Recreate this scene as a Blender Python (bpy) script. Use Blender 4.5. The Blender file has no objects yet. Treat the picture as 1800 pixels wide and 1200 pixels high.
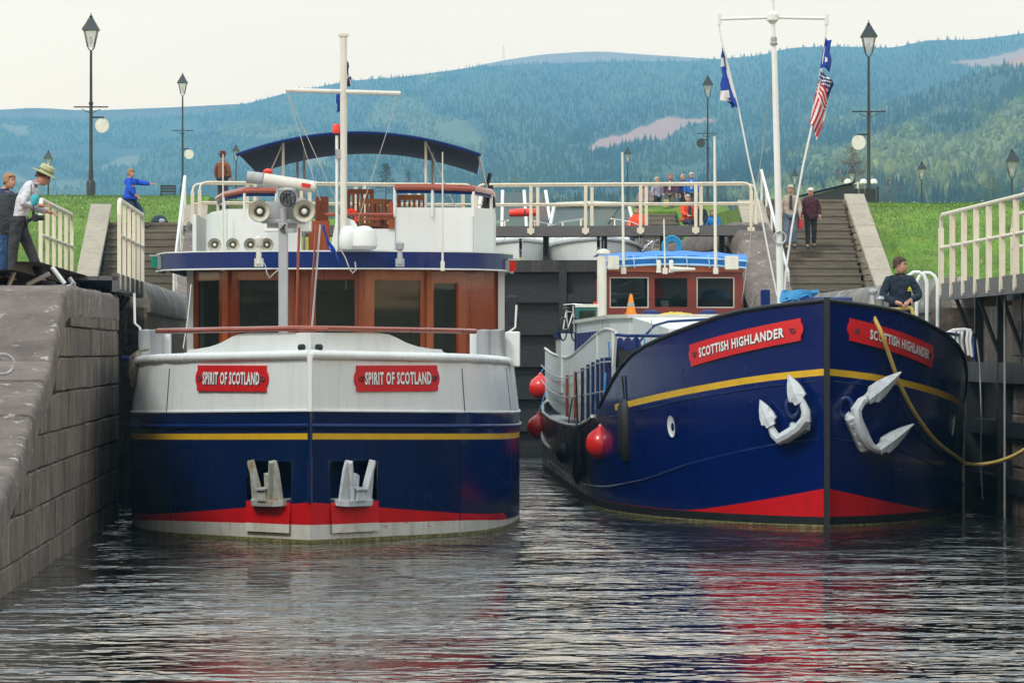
import bpy, bmesh, math, random
import numpy as np
from mathutils import Vector, Matrix, noise
R = math.radians
random.seed(7)
rng = np.random.default_rng(11)
scene = bpy.context.scene
COL = scene.collection

# ------------------------------------------------------------------ camera, sky, sun, exposure
EYE = 2.35; FPX = 7800.0; HOR = 620.0
cam_d = bpy.data.cameras.new("camera"); cam = bpy.data.objects.new("camera", cam_d); COL.objects.link(cam)
cam.location = (0, 0, EYE); cam.rotation_euler = (R(90), 0, 0)
cam_d.sensor_width = 36; cam_d.lens = FPX / 1800 * 36; cam_d.shift_y = (HOR - 600) / 1800
cam_d.clip_start = 0.5; cam_d.clip_end = 20000
scene.camera = cam
world = bpy.data.worlds.new("World"); scene.world = world; world.use_nodes = True
wn = world.node_tree; wn.nodes.clear()
w_out = wn.nodes.new("ShaderNodeOutputWorld"); w_bg = wn.nodes.new("ShaderNodeBackground")
sky = wn.nodes.new("ShaderNodeTexSky"); sky.sky_type = 'NISHITA'; sky.sun_disc = False
SUN_EL, SUN_ROT = R(48), R(215)
sky.sun_elevation = SUN_EL; sky.sun_rotation = SUN_ROT; sky.air_density = 1.0; sky.dust_density = 2.0
w_bg.inputs['Strength'].default_value = 0.1
tc = wn.nodes.new("ShaderNodeTexCoord"); mp = wn.nodes.new("ShaderNodeMapping"); mp.inputs['Scale'].default_value = (1, 1, 3.5)
nz = wn.nodes.new("ShaderNodeTexNoise"); nz.inputs['Scale'].default_value = 2.2; nz.inputs['Detail'].default_value = 5
wn.links.new(tc.outputs['Generated'], mp.inputs['Vector']); wn.links.new(mp.outputs['Vector'], nz.inputs['Vector'])
cr = wn.nodes.new("ShaderNodeValToRGB")          # the cloud sheet: pale cream to soft grey
cr.color_ramp.elements[0].position = 0.36; cr.color_ramp.elements[0].color = (9.9, 8.95, 7.8, 1)
cr.color_ramp.elements[1].position = 0.66; cr.color_ramp.elements[1].color = (11.3, 10.1, 8.5, 1)
wn.links.new(nz.outputs['Fac'], cr.inputs['Fac'])
mx = wn.nodes.new("ShaderNodeMixRGB"); mx.inputs['Fac'].default_value = 0.93
# bright warm haze low down, neutral cloud overhead: one smooth gradient all the way round
sx_ = wn.nodes.new("ShaderNodeSeparateXYZ"); wn.links.new(tc.outputs['Generated'], sx_.inputs[0])
gr_ = wn.nodes.new("ShaderNodeValToRGB"); gr_.color_ramp.interpolation = 'EASE'
gr_.color_ramp.elements[0].position = 0.06; gr_.color_ramp.elements[0].color = (1.92, 1.40, 0.85, 1)
gr_.color_ramp.elements[1].position = 0.34; gr_.color_ramp.elements[1].color = (0.80, 0.96, 1.22, 1)
wn.links.new(sx_.outputs['Z'], gr_.inputs['Fac'])
mm = wn.nodes.new("ShaderNodeMixRGB"); mm.blend_type = 'MULTIPLY'; mm.inputs['Fac'].default_value = 1.0
wn.links.new(cr.outputs['Color'], mm.inputs['Color1']); wn.links.new(gr_.outputs['Color'], mm.inputs['Color2'])
wn.links.new(sky.outputs['Color'], mx.inputs['Color1']); wn.links.new(mm.outputs['Color'], mx.inputs['Color2'])
wn.links.new(mx.outputs['Color'], w_bg.inputs['Color']); wn.links.new(w_bg.outputs[0], w_out.inputs['Surface'])
sun_d = bpy.data.lights.new("sun", 'SUN'); sun_d.energy = 1.5; sun_d.angle = R(11); sun_d.color = (1.0, 0.96, 0.9)
sun = bpy.data.objects.new("sun", sun_d); COL.objects.link(sun)
sdir = Vector((math.sin(SUN_ROT) * math.cos(SUN_EL), math.cos(SUN_ROT) * math.cos(SUN_EL), math.sin(SUN_EL)))
sun.rotation_euler = sdir.to_track_quat('Z', 'Y').to_euler()
vs = scene.view_settings; vs.view_transform = 'Standard'; vs.look = 'None'; vs.exposure = 0.5; vs.gamma = 1.0
vs.use_curve_mapping = False
scene.cycles.max_bounces = 8; scene.cycles.volume_bounces = 1; scene.cycles.transparent_max_bounces = 12
scene.cycles.caustics_reflective = False; scene.cycles.caustics_refractive = False

# ------------------------------------------------------------------ helpers
def at(px, py, Y):
    "the point seen at pixel (px,py) of the 1800x1200 photograph, Y metres away"
    return Vector(((px - 900) * Y / FPX, Y, EYE - (py - HOR) * Y / FPX))
def lerp(a, b, t): return a + (b - a) * t
def smooth(t): t = max(0.0, min(1.0, t)); return t * t * (3 - 2 * t)
def tab(table, x):
    "smooth table lookup (Hermite with limited slopes)"
    xs = [p[0] for p in table]; ys = [p[1] for p in table]
    if x <= xs[0]: return ys[0]
    if x >= xs[-1]: return ys[-1]
    i = 0
    while x > xs[i + 1]: i += 1
    def sl(k):
        if k <= 0 or k >= len(xs) - 1:
            k0 = 0 if k <= 0 else len(xs) - 2
            return (ys[k0 + 1] - ys[k0]) / (xs[k0 + 1] - xs[k0])
        a = (ys[k] - ys[k - 1]) / (xs[k] - xs[k - 1]); b = (ys[k + 1] - ys[k]) / (xs[k + 1] - xs[k])
        return 0 if a * b <= 0 else 2 * a * b / (a + b)
    h = xs[i + 1] - xs[i]; t = (x - xs[i]) / h
    return ((2*t**3 - 3*t*t + 1) * ys[i] + (t**3 - 2*t*t + t) * h * sl(i) + (-2*t**3 + 3*t*t) * ys[i + 1] + (t**3 - t*t) * h * sl(i + 1))

class MB:
    def __init__(s): s.v = []; s.f = []; s.m = []
    def add(s, vs_, fs, mi=0):
        o = len(s.v); s.v += [tuple(p) for p in vs_]; s.f += [tuple(i + o for i in f) for f in fs]; s.m += [mi] * len(fs); return s
    def box(s, c, d, rz=0, rx=0, ry=0, mi=0, top=None):
        hx, hy, hz = d[0]/2, d[1]/2, d[2]/2; tx, ty = (1, 1) if top is None else top
        P = [(-hx,-hy,-hz),(hx,-hy,-hz),(hx,hy,-hz),(-hx,hy,-hz),(-hx*tx,-hy*ty,hz),(hx*tx,-hy*ty,hz),(hx*tx,hy*ty,hz),(-hx*tx,hy*ty,hz)]
        m = Matrix.Rotation(rz,3,'Z') @ Matrix.Rotation(ry,3,'Y') @ Matrix.Rotation(rx,3,'X'); c = Vector(c)
        return s.add([m @ Vector(p) + c for p in P], [(0,3,2,1),(4,5,6,7),(0,1,5,4),(1,2,6,5),(2,3,7,6),(3,0,4,7)], mi)
    def tube(s, pts, r, n=8, mi=0, caps=True, closed=False):
        pts = [Vector(p) for p in pts]; k = len(pts)
        rs = r if isinstance(r, (list, tuple)) else [r] * k
        up = None; rings = []
        for i, p in enumerate(pts):
            if closed: d = pts[(i+1) % k] - pts[i-1]
            else: d = (pts[min(i+1,k-1)] - pts[max(i-1,0)])
            if d.length < 1e-9: d = Vector((0,0,1))
            d.normalize()
            if up is None: up = d.orthogonal().normalized()
            up = up - d * up.dot(d)
            up = up.normalized() if up.length > 1e-6 else d.orthogonal().normalized()
            w = d.cross(up)
            rings.append([p + (up*math.cos(2*math.pi*j/n) + w*math.sin(2*math.pi*j/n)) * rs[i] for j in range(n)])
        fs = []
        for i in range(k if closed else k-1):
            a = i*n; b = ((i+1) % k)*n
            fs += [(a+j, a+(j+1) % n, b+(j+1) % n, b+j) for j in range(n)]
        if caps and not closed: fs += [tuple(range(n-1,-1,-1)), tuple(range((k-1)*n, k*n))]
        return s.add([q for rg in rings for q in rg], fs, mi)
    def lathe(s, prof, n=12, c=(0,0,0), axis='Z', mi=0):
        "prof: (radius, height) pairs; axis Z up or Y (towards +Y)"
        c = Vector(c); V = []
        for r_, h in prof:
            for j in range(n):
                a = 2*math.pi*(j+.5)/n
                V.append(c + (Vector((r_*math.cos(a), r_*math.sin(a), h)) if axis == 'Z' else Vector((r_*math.cos(a), h, r_*math.sin(a))) if axis == 'Y' else Vector((h, r_*math.cos(a), r_*math.sin(a)))))
        k = len(prof); fs = [(i*n+j, i*n+(j+1) % n, (i+1)*n+(j+1) % n, (i+1)*n+j) for i in range(k-1) for j in range(n)]
        if prof[0][0] > 1e-4: fs.append(tuple(range(n-1,-1,-1)))
        if prof[-1][0] > 1e-4: fs.append(tuple(range((k-1)*n, k*n)))
        return s.add(V, fs, mi)
    def prism(s, poly, f, d0, d1, mi=0):
        "poly 2-D points, f(u,v,d) -> 3-D"
        n = len(poly); V = [f(u, v, d0) for u, v in poly] + [f(u, v, d1) for u, v in poly]
        return s.add(V, [tuple(range(n-1,-1,-1)), tuple(range(n, 2*n))] + [(i, (i+1) % n, n+(i+1) % n, n+i) for i in range(n)], mi)
    def grid(s, fn, us, vs_, mi=None, skip=None):
        nu, nv = len(us), len(vs_); V = [fn(u, v) for u in us for v in vs_]
        o = len(s.v); s.v += [tuple(p) for p in V]
        for i in range(nu-1):
            for j in range(nv-1):
                if skip and skip(i, j): continue
                s.f.append((o+i*nv+j, o+(i+1)*nv+j, o+(i+1)*nv+j+1, o+i*nv+j+1)); s.m.append(mi(i, j) if mi else 0)
        return s
    def mesh(s, name, mats, smooth_=False, recalc=True, merge=False):
        me = bpy.data.meshes.new(name); me.from_pydata(s.v, [], s.f)
        for m in (mats if isinstance(mats, (list, tuple)) else [mats]): me.materials.append(m)
        me.polygons.foreach_set('material_index', s.m)
        if recalc or merge:
            b = bmesh.new(); b.from_mesh(me)
            if merge: bmesh.ops.remove_doubles(b, verts=b.verts, dist=1e-4)
            if recalc: bmesh.ops.recalc_face_normals(b, faces=b.faces)
            b.to_mesh(me); b.free()
        if smooth_:
            me.polygons.foreach_set('use_smooth', [True] * len(me.polygons))
            if smooth_ != 2:
                try: me.set_sharp_from_angle(angle=R(38))
                except Exception: pass
        me.update(); return me

def tag(o, label=None, cat=None, group=None, kind=None):
    if label: o['label'] = label
    if cat: o['category'] = cat
    if group: o['group'] = group
    if kind: o['kind'] = kind
    return o
def obj(name, mb, mats, parent=None, smooth_=False, loc=None, rz=0, label=None, cat=None, group=None, kind=None, recalc=True, merge=False):
    me = mb if isinstance(mb, bpy.types.Mesh) else mb.mesh(name, mats, smooth_, recalc, merge)
    o = bpy.data.objects.new(name, me); COL.objects.link(o)
    if parent is not None: o.parent = parent
    if loc is not None: o.location = loc
    if rz: o.rotation_euler = (0, 0, rz)
    return tag(o, label, cat, group, kind)
def thing(name, label, cat, loc=(0,0,0), rz=0, group=None):
    o = bpy.data.objects.new(name, None); COL.objects.link(o); o.empty_display_size = .2
    o.location = loc; o.rotation_euler = (0, 0, rz); return tag(o, label, cat, group)
def copy_tree(o, parent=None, loc=None, rz=None, label=None, scale=None):
    c = o.copy(); COL.objects.link(c); c.parent = parent
    if loc is not None: c.location = loc
    if rz is not None: c.rotation_euler = (0, 0, rz)
    if scale is not None: c.scale = (scale,)*3
    if label: c['label'] = label
    for ch in list(o.children): copy_tree(ch, c)
    return c
def bevel(o, w=.01, seg=1):
    m = o.modifiers.new("bevel", 'BEVEL'); m.width = w; m.segments = seg; m.limit_method = 'ANGLE'; m.angle_limit = R(40); return o
class Fr:
    "a thing's own frame: origin and heading"
    def __init__(s, x, y, z, rz): s.o = Vector((x, y, z)); s.rz = rz; s.m = Matrix.Rotation(-rz, 3, 'Z')
    def at(s, px, py, Y): return s.m @ (at(px, py, Y) - s.o)
    def loc(s, p): return s.m @ (Vector(p) - s.o)
    def world(s, p): return Matrix.Rotation(s.rz, 3, 'Z') @ Vector(p) + s.o

# ------------------------------------------------------------------ materials
def mat(name, col, rough=.5, var=.12, scale=3., bump=0., bscale=40., metal=0., streak=0., streak_col=(.05,.045,.035), stretch=(1,1,1), objvar=0., coat=0., attr=None, spec=.5, spots=None, fbm=5):
    m = bpy.data.materials.new(name); m.use_nodes = True; nt = m.node_tree; N = nt.nodes; L = nt.links
    b = N['Principled BSDF']; b.inputs['Roughness'].default_value = rough; b.inputs['Metallic'].default_value = metal
    b.inputs['Specular IOR Level'].default_value = spec
    if coat: b.inputs['Coat Weight'].default_value = coat; b.inputs['Coat Roughness'].default_value = .06
    tc_ = N.new('ShaderNodeTexCoord'); mp_ = N.new('ShaderNodeMapping'); mp_.inputs['Scale'].default_value = stretch
    L.new(tc_.outputs['Object'], mp_.inputs['Vector']); vec = mp_.outputs['Vector']
    if attr:
        a = N.new('ShaderNodeAttribute'); a.attribute_name = attr; cur = a.outputs['Color']
    else:
        c = N.new('ShaderNodeRGB'); c.outputs[0].default_value = (*col, 1); cur = c.outputs[0]
    def hsv(cur, fac_socket, lo, hi):
        mr = N.new('ShaderNodeMapRange'); mr.inputs['From Min'].default_value = .25; mr.inputs['From Max'].default_value = .75
        mr.inputs['To Min'].default_value = lo; mr.inputs['To Max'].default_value = hi; L.new(fac_socket, mr.inputs['Value'])
        h = N.new('ShaderNodeHueSaturation'); L.new(mr.outputs[0], h.inputs['Value']); L.new(cur, h.inputs['Color']); return h.outputs[0]
    if var:
        n = N.new('ShaderNodeTexNoise'); n.inputs['Scale'].default_value = scale; n.inputs['Detail'].default_value = fbm; n.inputs['Roughness'].default_value = .62
        L.new(vec, n.inputs['Vector']); cur = hsv(cur, n.outputs['Fac'], 1-var, 1+var)
        mr = N.new('ShaderNodeMapRange'); mr.inputs['To Min'].default_value = max(.02, rough-.12); mr.inputs['To Max'].default_value = min(1, rough+.15)
        L.new(n.outputs['Fac'], mr.inputs['Value']); L.new(mr.outputs[0], b.inputs['Roughness'])
    if objvar:
        oi = N.new('ShaderNodeObjectInfo'); mr = N.new('ShaderNodeMapRange'); mr.inputs['To Min'].default_value = 1-objvar; mr.inputs['To Max'].default_value = 1+objvar
        L.new(oi.outputs['Random'], mr.inputs['Value']); h = N.new('ShaderNodeHueSaturation'); L.new(mr.outputs[0], h.inputs['Value']); L.new(cur, h.inputs['Color']); cur = h.outputs[0]
    if streak:
        mp2 = N.new('ShaderNodeMapping'); mp2.inputs['Scale'].default_value = (7, 7, .45); L.new(tc_.outputs['Object'], mp2.inputs['Vector'])
        n = N.new('ShaderNodeTexNoise'); n.inputs['Scale'].default_value = 1.3; n.inputs['Detail'].default_value = 6; L.new(mp2.outputs[0], n.inputs['Vector'])
        r_ = N.new('ShaderNodeValToRGB'); r_.color_ramp.elements[0].position = .5; r_.color_ramp.elements[1].position = .72
        r_.color_ramp.elements[1].color = (streak,)*3 + (1,); r_.color_ramp.elements[0].color = (0,0,0,1); L.new(n.outputs['Fac'], r_.inputs['Fac'])
        mxx = N.new('ShaderNodeMixRGB'); L.new(r_.outputs[0], mxx.inputs['Fac']); L.new(cur, mxx.inputs['Color1']); mxx.inputs['Color2'].default_value = (*streak_col, 1); cur = mxx.outputs[0]
    if spots:
        sc, lo, hi, scol = spots[:4]
        n = N.new('ShaderNodeTexNoise'); n.inputs['Scale'].default_value = sc; n.inputs['Detail'].default_value = 4; n.inputs['Roughness'].default_value = .7
        if len(spots) > 4:
            mp3 = N.new('ShaderNodeMapping'); mp3.inputs['Scale'].default_value = spots[4]; mp3.inputs['Location'].default_value = (3.1, 1.7, 5.3); L.new(tc_.outputs['Object'], mp3.inputs['Vector']); L.new(mp3.outputs[0], n.inputs['Vector'])
        else: L.new(vec, n.inputs['Vector'])
        r_ = N.new('ShaderNodeValToRGB'); r_.color_ramp.elements[0].position = lo; r_.color_ramp.elements[1].position = hi; L.new(n.outputs['Fac'], r_.inputs['Fac'])
        mxx = N.new('ShaderNodeMixRGB'); L.new(r_.outputs[0], mxx.inputs['Fac']); L.new(cur, mxx.inputs['Color1']); mxx.inputs['Color2'].default_value = (*scol, 1); cur = mxx.outputs[0]
    L.new(cur, b.inputs['Base Color'])
    if bump:
        n = N.new('ShaderNodeTexNoise'); n.inputs['Scale'].default_value = bscale; n.inputs['Detail'].default_value = 6; L.new(vec, n.inputs['Vector'])
        bp = N.new('ShaderNodeBump'); bp.inputs['Distance'].default_value = bump; bp.inputs['Strength'].default_value = 1; L.new(n.outputs['Fac'], bp.inputs['Height']); L.new(bp.outputs[0], b.inputs['Normal'])
    return m
def glass(name, tint=(.35,.42,.4), mixf=.5, base=(.012,.018,.018)):
    m = bpy.data.materials.new(name); m.use_nodes = True; nt = m.node_tree; N = nt.nodes; L = nt.links
    b = N['Principled BSDF']; b.inputs['Base Color'].default_value = (*base, 1); b.inputs['Roughness'].default_value = .04
    t = N.new('ShaderNodeBsdfTransparent'); t.inputs['Color'].default_value = (*tint, 1)
    x = N.new('ShaderNodeMixShader'); x.inputs[0].default_value = mixf; L.new(t.outputs[0], x.inputs[1]); L.new(b.outputs[0], x.inputs[2])
    L.new(x.outputs[0], N['Material Output'].inputs['Surface']); return m

m_white = mat('white_paint', (.70,.74,.72), .3, .05, 1.2, streak=.1, streak_col=(.36,.36,.3), bump=.0015, bscale=3)
m_hullwhite = mat('hull_white_paint', (.74,.78,.76), .25, .05, .7, streak=.3, streak_col=(.5,.49,.43), bump=.012, bscale=1.5, spots=(7,.68,.74,(.5,.44,.34),(1,1,.35)))
m_cream = mat('cream_rail_paint', (.66,.63,.5), .45, .08, 6, streak=.35, streak_col=(.35,.3,.2))
m_creamw = mat('off_white_paint', (.62,.62,.55), .4, .08, 4, streak=.25, streak_col=(.3,.28,.22))
m_navy = mat('navy_hull_paint', (.0002,.010,.055), .2, .2, .9, coat=.12, bump=.012, bscale=1.6, spec=.3, streak=.35, streak_col=(.012,.022,.06), spots=(5, .64, .74, (.02,.035,.09), (1,1,.3)))
m_blue = mat('royal_blue_hull_paint', (.0002,.0085,.088), .2, .2, .8, coat=.12, bump=.014, bscale=1.5, spec=.3, streak=.3, streak_col=(.003,.014,.06), spots=(4, .66, .75, (.02,.04,.16), (1,1,.4)))
m_blue2 = mat('sun_faded_blue_paint', (.008,.026,.13), .3, .22, 1.3, coat=.25, bump=.006, bscale=1.5)
m_visor = mat('blue_visor_paint', (.0005,.018,.115), .3, .12, 1.0, coat=.08, spec=.25)
m_yellow = mat('yellow_stripe_paint', (.66,.40,.015), .35, .15, 3)
m_red = mat('red_boot_paint', (.55,.006,.008), .32, .14, 1.5, coat=.2, streak=.25, streak_col=(.2,.01,.01))
m_boot = mat('grimy_waterline_paint', (.58,.57,.50), .5, .15, 3, streak=.5, streak_col=(.33,.30,.2), spots=(9, .6, .72, (.33,.2,.1)))
m_algae = mat('waterline_algae', (.13,.12,.035), .7, .45, 7, spots=(14,.5,.65,(.3,.27,.1)))
m_black = mat('black_rubber', (.008,.009,.011), .55, .3, 6)
m_blackb = mat('black_boot_paint', (.012,.013,.014), .45, .3, 5)
m_plate = mat('red_name_board', (.60,.012,.014), .35, .06, 2)
m_letter = mat('white_lettering', (.78,.78,.74), .45, 0)
m_letsh = mat('lettering_shadow', (.03,.03,.04), .5, 0)
m_wood = mat('varnished_mahogany', (.28,.052,.013), .28, .3, 3, stretch=(6,6,.6), coat=.5)
m_wood2 = mat('orange_varnished_wood', (.36,.085,.02), .3, .25, 3, stretch=(6,6,.6), coat=.4)
m_teak = mat('teak_slats', (.33,.11,.03), .5, .3, 6)
m_rail = mat('wood_handrail', (.30,.065,.03), .3, .2, 4, coat=.4)
m_afthull = mat('aft_hull_paint_with_reflection', (.016,.007,.018), .25, .3, 1.5, coat=.1, spec=.3)  # dark aft hull, a red-brown reflection put into its paint colour
m_maroon = mat('maroon_wheelhouse_paint', (.17,.018,.012), .3, .12, 2, coat=.2)
m_orangewood = mat('orange_brown_header_board', (.33,.07,.018), .35, .2, 3, stretch=(1,4,4), coat=.3)
m_glass = glass('dark_window_glass', (.8,.84,.74), .5, (.055,.06,.042))
m_glass2 = glass('clear_window_glass', (.8,.85,.83), .25)
m_boatglass = glass('grey_windscreen', (.6,.65,.65), .75, (.12,.15,.16))
m_lampglass = glass('lamp_glass', (.93,.95,.95), .35, (.55,.58,.58))
m_lamp = mat('dark_green_iron', (.012,.022,.024), .4, .2, 8)
m_steel = mat('gate_steel_dark', (.009,.012,.014), .55, .35, 2.5, bump=.01, bscale=12, streak=.5, streak_col=(.024,.022,.018), spots=(4,.6,.75,(.03,.02,.012)))
m_gatewood = mat('grey_footway_timber', (.10,.10,.10), .7, .25, 5, stretch=(1,6,6), bump=.004, bscale=30)
m_gatewoodb = mat('wet_dark_gate_timber', (.024,.024,.023), .55, .3, 3, bump=.01, bscale=14, streak=.6, streak_col=(.07,.065,.05))
m_galv = mat('galvanised_steel', (.42,.44,.46), .38, .15, 8, metal=.7)
m_chrome = mat('polished_chrome', (.75,.76,.78), .1, .05, 5, metal=1)
m_grey = mat('grey_marine_paint', (.35,.37,.38), .4, .1, 5, streak=.3)
m_hornc = mat('weathered_horn_plastic', (.50,.49,.40), .5, .15, 6)
m_hornd = mat('horn_throat', (.10,.10,.06), .6, .2, 6)
m_canvas = mat('navy_canvas', (.006,.010,.035), .85, .15, 5, bump=.004, bscale=9)
m_tarp = mat('sky_blue_cover', (.012,.20,.62), .5, .25, 3, bump=.03, bscale=6)
m_tarpw = mat('pale_cover_seam', (.35,.6,.8), .5, .1, 3)
m_rope = mat('yellow_rope', (.62,.46,.12), .8, .2, 20, bump=.01, bscale=60)
m_roper = mat('blue_rope', (.04,.25,.5), .8, .3, 20)
m_ropew = mat('pale_rope', (.45,.45,.42), .8, .2, 20)
m_ropeg = mat('worn_grey_fender_rope', (.16,.14,.10), .9, .4, 25, bump=.02, bscale=40)
m_orange = mat('orange_red_buoy', (.75,.035,.012), .35, .1, 4, coat=.2)
m_redball = mat('red_buoy', (.70,.018,.012), .3, .1, 4, coat=.3, streak=.2, streak_col=(.25,.01,.01))
m_anchor = mat('white_anchor_paint', (.50,.54,.56), .5, .14, 7, bump=.012, bscale=14, spots=(11,.6,.72,(.33,.27,.2)))
m_anchor2 = mat('stained_anchor_paint', (.40,.42,.38), .55, .25, 8, bump=.008, bscale=18, spots=(7,.52,.68,(.30,.2,.07)))
m_stone = mat('sandstone_ashlar', (.13,.102,.074), .9, .6, 1.1, bump=.07, bscale=5, objvar=.2, streak=.6, streak_col=(.035,.031,.026), spots=(1.5,.59,.68,(.27,.25,.22),(4,4,.6)))
m_coping = mat('pinkish_coping_stone', (.148,.118,.098), .9, .45, 1.7, bump=.05, bscale=9, objvar=.12, spots=(5,.60,.66,(.38,.36,.33)), streak=0)
m_copingd = mat('weathered_quoin_stone', (.16,.15,.125), .85, .35, 3, bump=.02, bscale=12, objvar=.1, streak=.8, streak_col=(.045,.042,.036), spots=(2.4,.58,.64,(.42,.42,.40)))
m_joint = mat('dark_wall_core', (.03,.027,.023), .95, .3, 4)
m_slab = mat('pale_concrete_slab', (.37,.33,.25), .85, .15, 4, bump=.01, bscale=20, objvar=.06, streak=.2)
m_rubble = mat('rubble_stone', (.30,.25,.17), .85, .3, 6, bump=.03, bscale=14, objvar=.25)
m_step = mat('old_timber_step', (.155,.135,.10), .85, .35, 4, stretch=(.6,4,4), bump=.01, bscale=20, objvar=.12, spots=(3,.6,.75,(.2,.18,.12),(.5,1,2)))
m_path = mat('gravel_path', (.17,.15,.125), .95, .2, 6, bump=.02, bscale=50)
m_grass = mat('mown_grass', (.088,.180,.010), .9, .5, .7, bump=.06, bscale=9, spots=(1.7,.52,.72,(.20,.25,.03)), stretch=(1,.6,1), fbm=8)
m_blade = mat('grass_blades', (.09,.185,.012), .85, .4, .6)
m_daisy = mat('daisy_heads', (.7,.7,.6), .8, 0)
m_heath = mat('hill_ground', (.06,.08,.03), .95, 0, attr='col')
m_forest = mat('forest_foliage', (.03,.05,.02), .95, .45, .25, attr='col')
m_leafd = mat('dark_conifer_foliage', (.018,.035,.014), .9, .4, 2)
m_leafb = mat('budding_tree_foliage', (.14,.10,.045), .9, .4, 2)
m_leafg = mat('fresh_green_foliage', (.09,.13,.03), .9, .4, 2)
m_bark = mat('bark', (.08,.06,.045), .9, .3, 4)
m_skin = mat('skin', (.50,.26,.18), .55, .08, 9)
m_greyhair = mat('grey_hair', (.42,.38,.32), .8, .2, 30)
m_whitehair = mat('white_hair', (.62,.58,.5), .8, .1, 30)
m_brownhair = mat('brown_hair', (.05,.025,.014), .7, .2, 30)
m_fairhair = mat('fair_hair', (.30,.17,.08), .7, .2, 30)
m_eye = mat('eye_dark', (.02,.015,.012), .3, 0)
m_shoe = mat('dark_shoe', (.02,.018,.016), .6, .2, 9)
_cl = {}
def cloth(c):
    if c not in _cl: _cl[c] = mat('cloth_%d' % len(_cl), c, .85, .1, 5, bump=.06, bscale=11)
    return _cl[c]
# ------------------------------------------------------------------ water
LK = Fr(.8, 64.3, 0, .036)                    # lock frame: x = across from the middle, y = up the chamber
def water_mat(name, base, amp=1.6):
    m = bpy.data.materials.new(name); m.use_nodes = True; nt = m.node_tree; N = nt.nodes; L = nt.links; b = N['Principled BSDF']
    b.inputs['Base Color'].default_value = (*base, 1); b.inputs['Roughness'].default_value = .025; b.inputs['IOR'].default_value = 1.333
    tc_ = N.new('ShaderNodeTexCoord'); acc = None
    for sc, am, st in ((.5, .10*amp, (1, 1.4, 1)), (2.3, .040*amp, (1, 1.35, 1)), (5.5, .008*amp, (1, 1.2, 1))):
        mp_ = N.new('ShaderNodeMapping'); mp_.inputs['Scale'].default_value = st; mp_.inputs['Rotation'].default_value = (0, 0, .35 * sc)
        L.new(tc_.outputs['Object'], mp_.inputs['Vector'])
        n = N.new('ShaderNodeTexNoise'); n.inputs['Scale'].default_value = sc; n.inputs['Detail'].default_value = 1.1; n.inputs['Distortion'].default_value = .6; L.new(mp_.outputs[0], n.inputs['Vector'])
        q = N.new('ShaderNodeMath'); q.operation = 'MULTIPLY'; q.inputs[1].default_value = am; L.new(n.outputs['Fac'], q.inputs[0])
        if acc is None: acc = q.outputs[0]
        else:
            s = N.new('ShaderNodeMath'); s.operation = 'ADD'; L.new(acc, s.inputs[0]); L.new(q.outputs[0], s.inputs[1]); acc = s.outputs[0]
    pn = N.new('ShaderNodeTexNoise'); pn.inputs['Scale'].default_value = .16; pn.inputs['Detail'].default_value = 2; L.new(tc_.outputs['Object'], pn.inputs['Vector'])
    pr = N.new('ShaderNodeMapRange'); pr.inputs['From Min'].default_value = .35; pr.inputs['From Max'].default_value = .65; pr.inputs['To Min'].default_value = .55; pr.inputs['To Max'].default_value = 1.5; L.new(pn.outputs['Fac'], pr.inputs['Value'])
    pm = N.new('ShaderNodeMath'); pm.operation = 'MULTIPLY'; L.new(acc, pm.inputs[0]); L.new(pr.outputs[0], pm.inputs[1]); acc = pm.outputs[0]
    bp = N.new('ShaderNodeBump'); bp.inputs['Distance'].default_value = 1; bp.inputs['Strength'].default_value = 1
    L.new(acc, bp.inputs['Height']); L.new(bp.outputs[0], b.inputs['Normal']); return m
m_water = water_mat('canal_water', (.010,.013,.011))
obj('water', MB().grid(lambda x, y: (x, y, 0), [-60,-7,7,60], [-30, 20, 60, 113]), m_water, kind='structure')
obj('canal_bed', MB().grid(lambda x, y: (x, y, -3), [-60,60], [-30, 113]), m_joint, kind='structure')
o = obj('upper_water', MB().grid(lambda x, y: (x, y, 4.25), [-6.6, 6.6], [49.2, 104]), m_water, kind='structure', loc=LK.o, rz=LK.rz)

# ------------------------------------------------------------------ ground
def bank(Y, top):                      # grass bank across the flight of locks
    return tab([(112.5,3.4),(115,3.9),(121,5.75),(124.5,6.45),(129,top-.02),(133,top),(150,top)], Y)
def gl(v, Y):
    z = bank(Y, 6.92)
    if Y > 133: z = 6.92 + min(Y-133, 77)*.0345 if Y < 400 else 9.6
    z += .07*noise.noise(Vector((v*.3, Y*.3, 0))) if Y > 112 else 0
    if v < -12: z += 0.0 - .028*min(8, -12 - v) * smooth((Y-113)/10)
    if -9.85 < v < -7.2 and Y < 118.9: z = 3.35
    if v > -7.2: z = 3.45 if Y < 104 else min(5.55, 3.45+2.1*smooth((Y-104)/10)) if Y < 122 else max(5.55, z-1.2) if Y < 150 else 6.8
    return z
def gr(v, Y):
    z = bank(Y, 6.66)
    if Y > 133: z = 6.66 + min(Y-133, 60)*.008
    z += .07*noise.noise(Vector((v*.3, Y*.3, 4))) if Y > 112 else 0
    if v < 10.7 and Y < 124.5: z = 3.35
    if 10.7 <= v < 11.45 and 113 < Y < 124: z = min(z, 3.35+max(0,(Y-114.4))*.36)
    if v < 8.3 or (Y > 150 and v < 11.6): z = 3.4 if Y < 104 else min(5.5, 3.4+2.1*smooth((Y-104)/10)) if Y < 160 else 5.5 + 2.75*smooth((Y-161)/14)
    if 7.5 < v < 8.31 and Y < 122.9: z = 3.35
    if 7.2 < v < 9.4 and 158 < Y < 171.4: z = 5.4
    if v > 17: z -= 1.9 * math.exp(-((Y-182)/26)**2) * smooth((v-17)/4)
    return z
def vx(v, Y): return .8 + v - .036*(Y-64.3)
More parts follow.
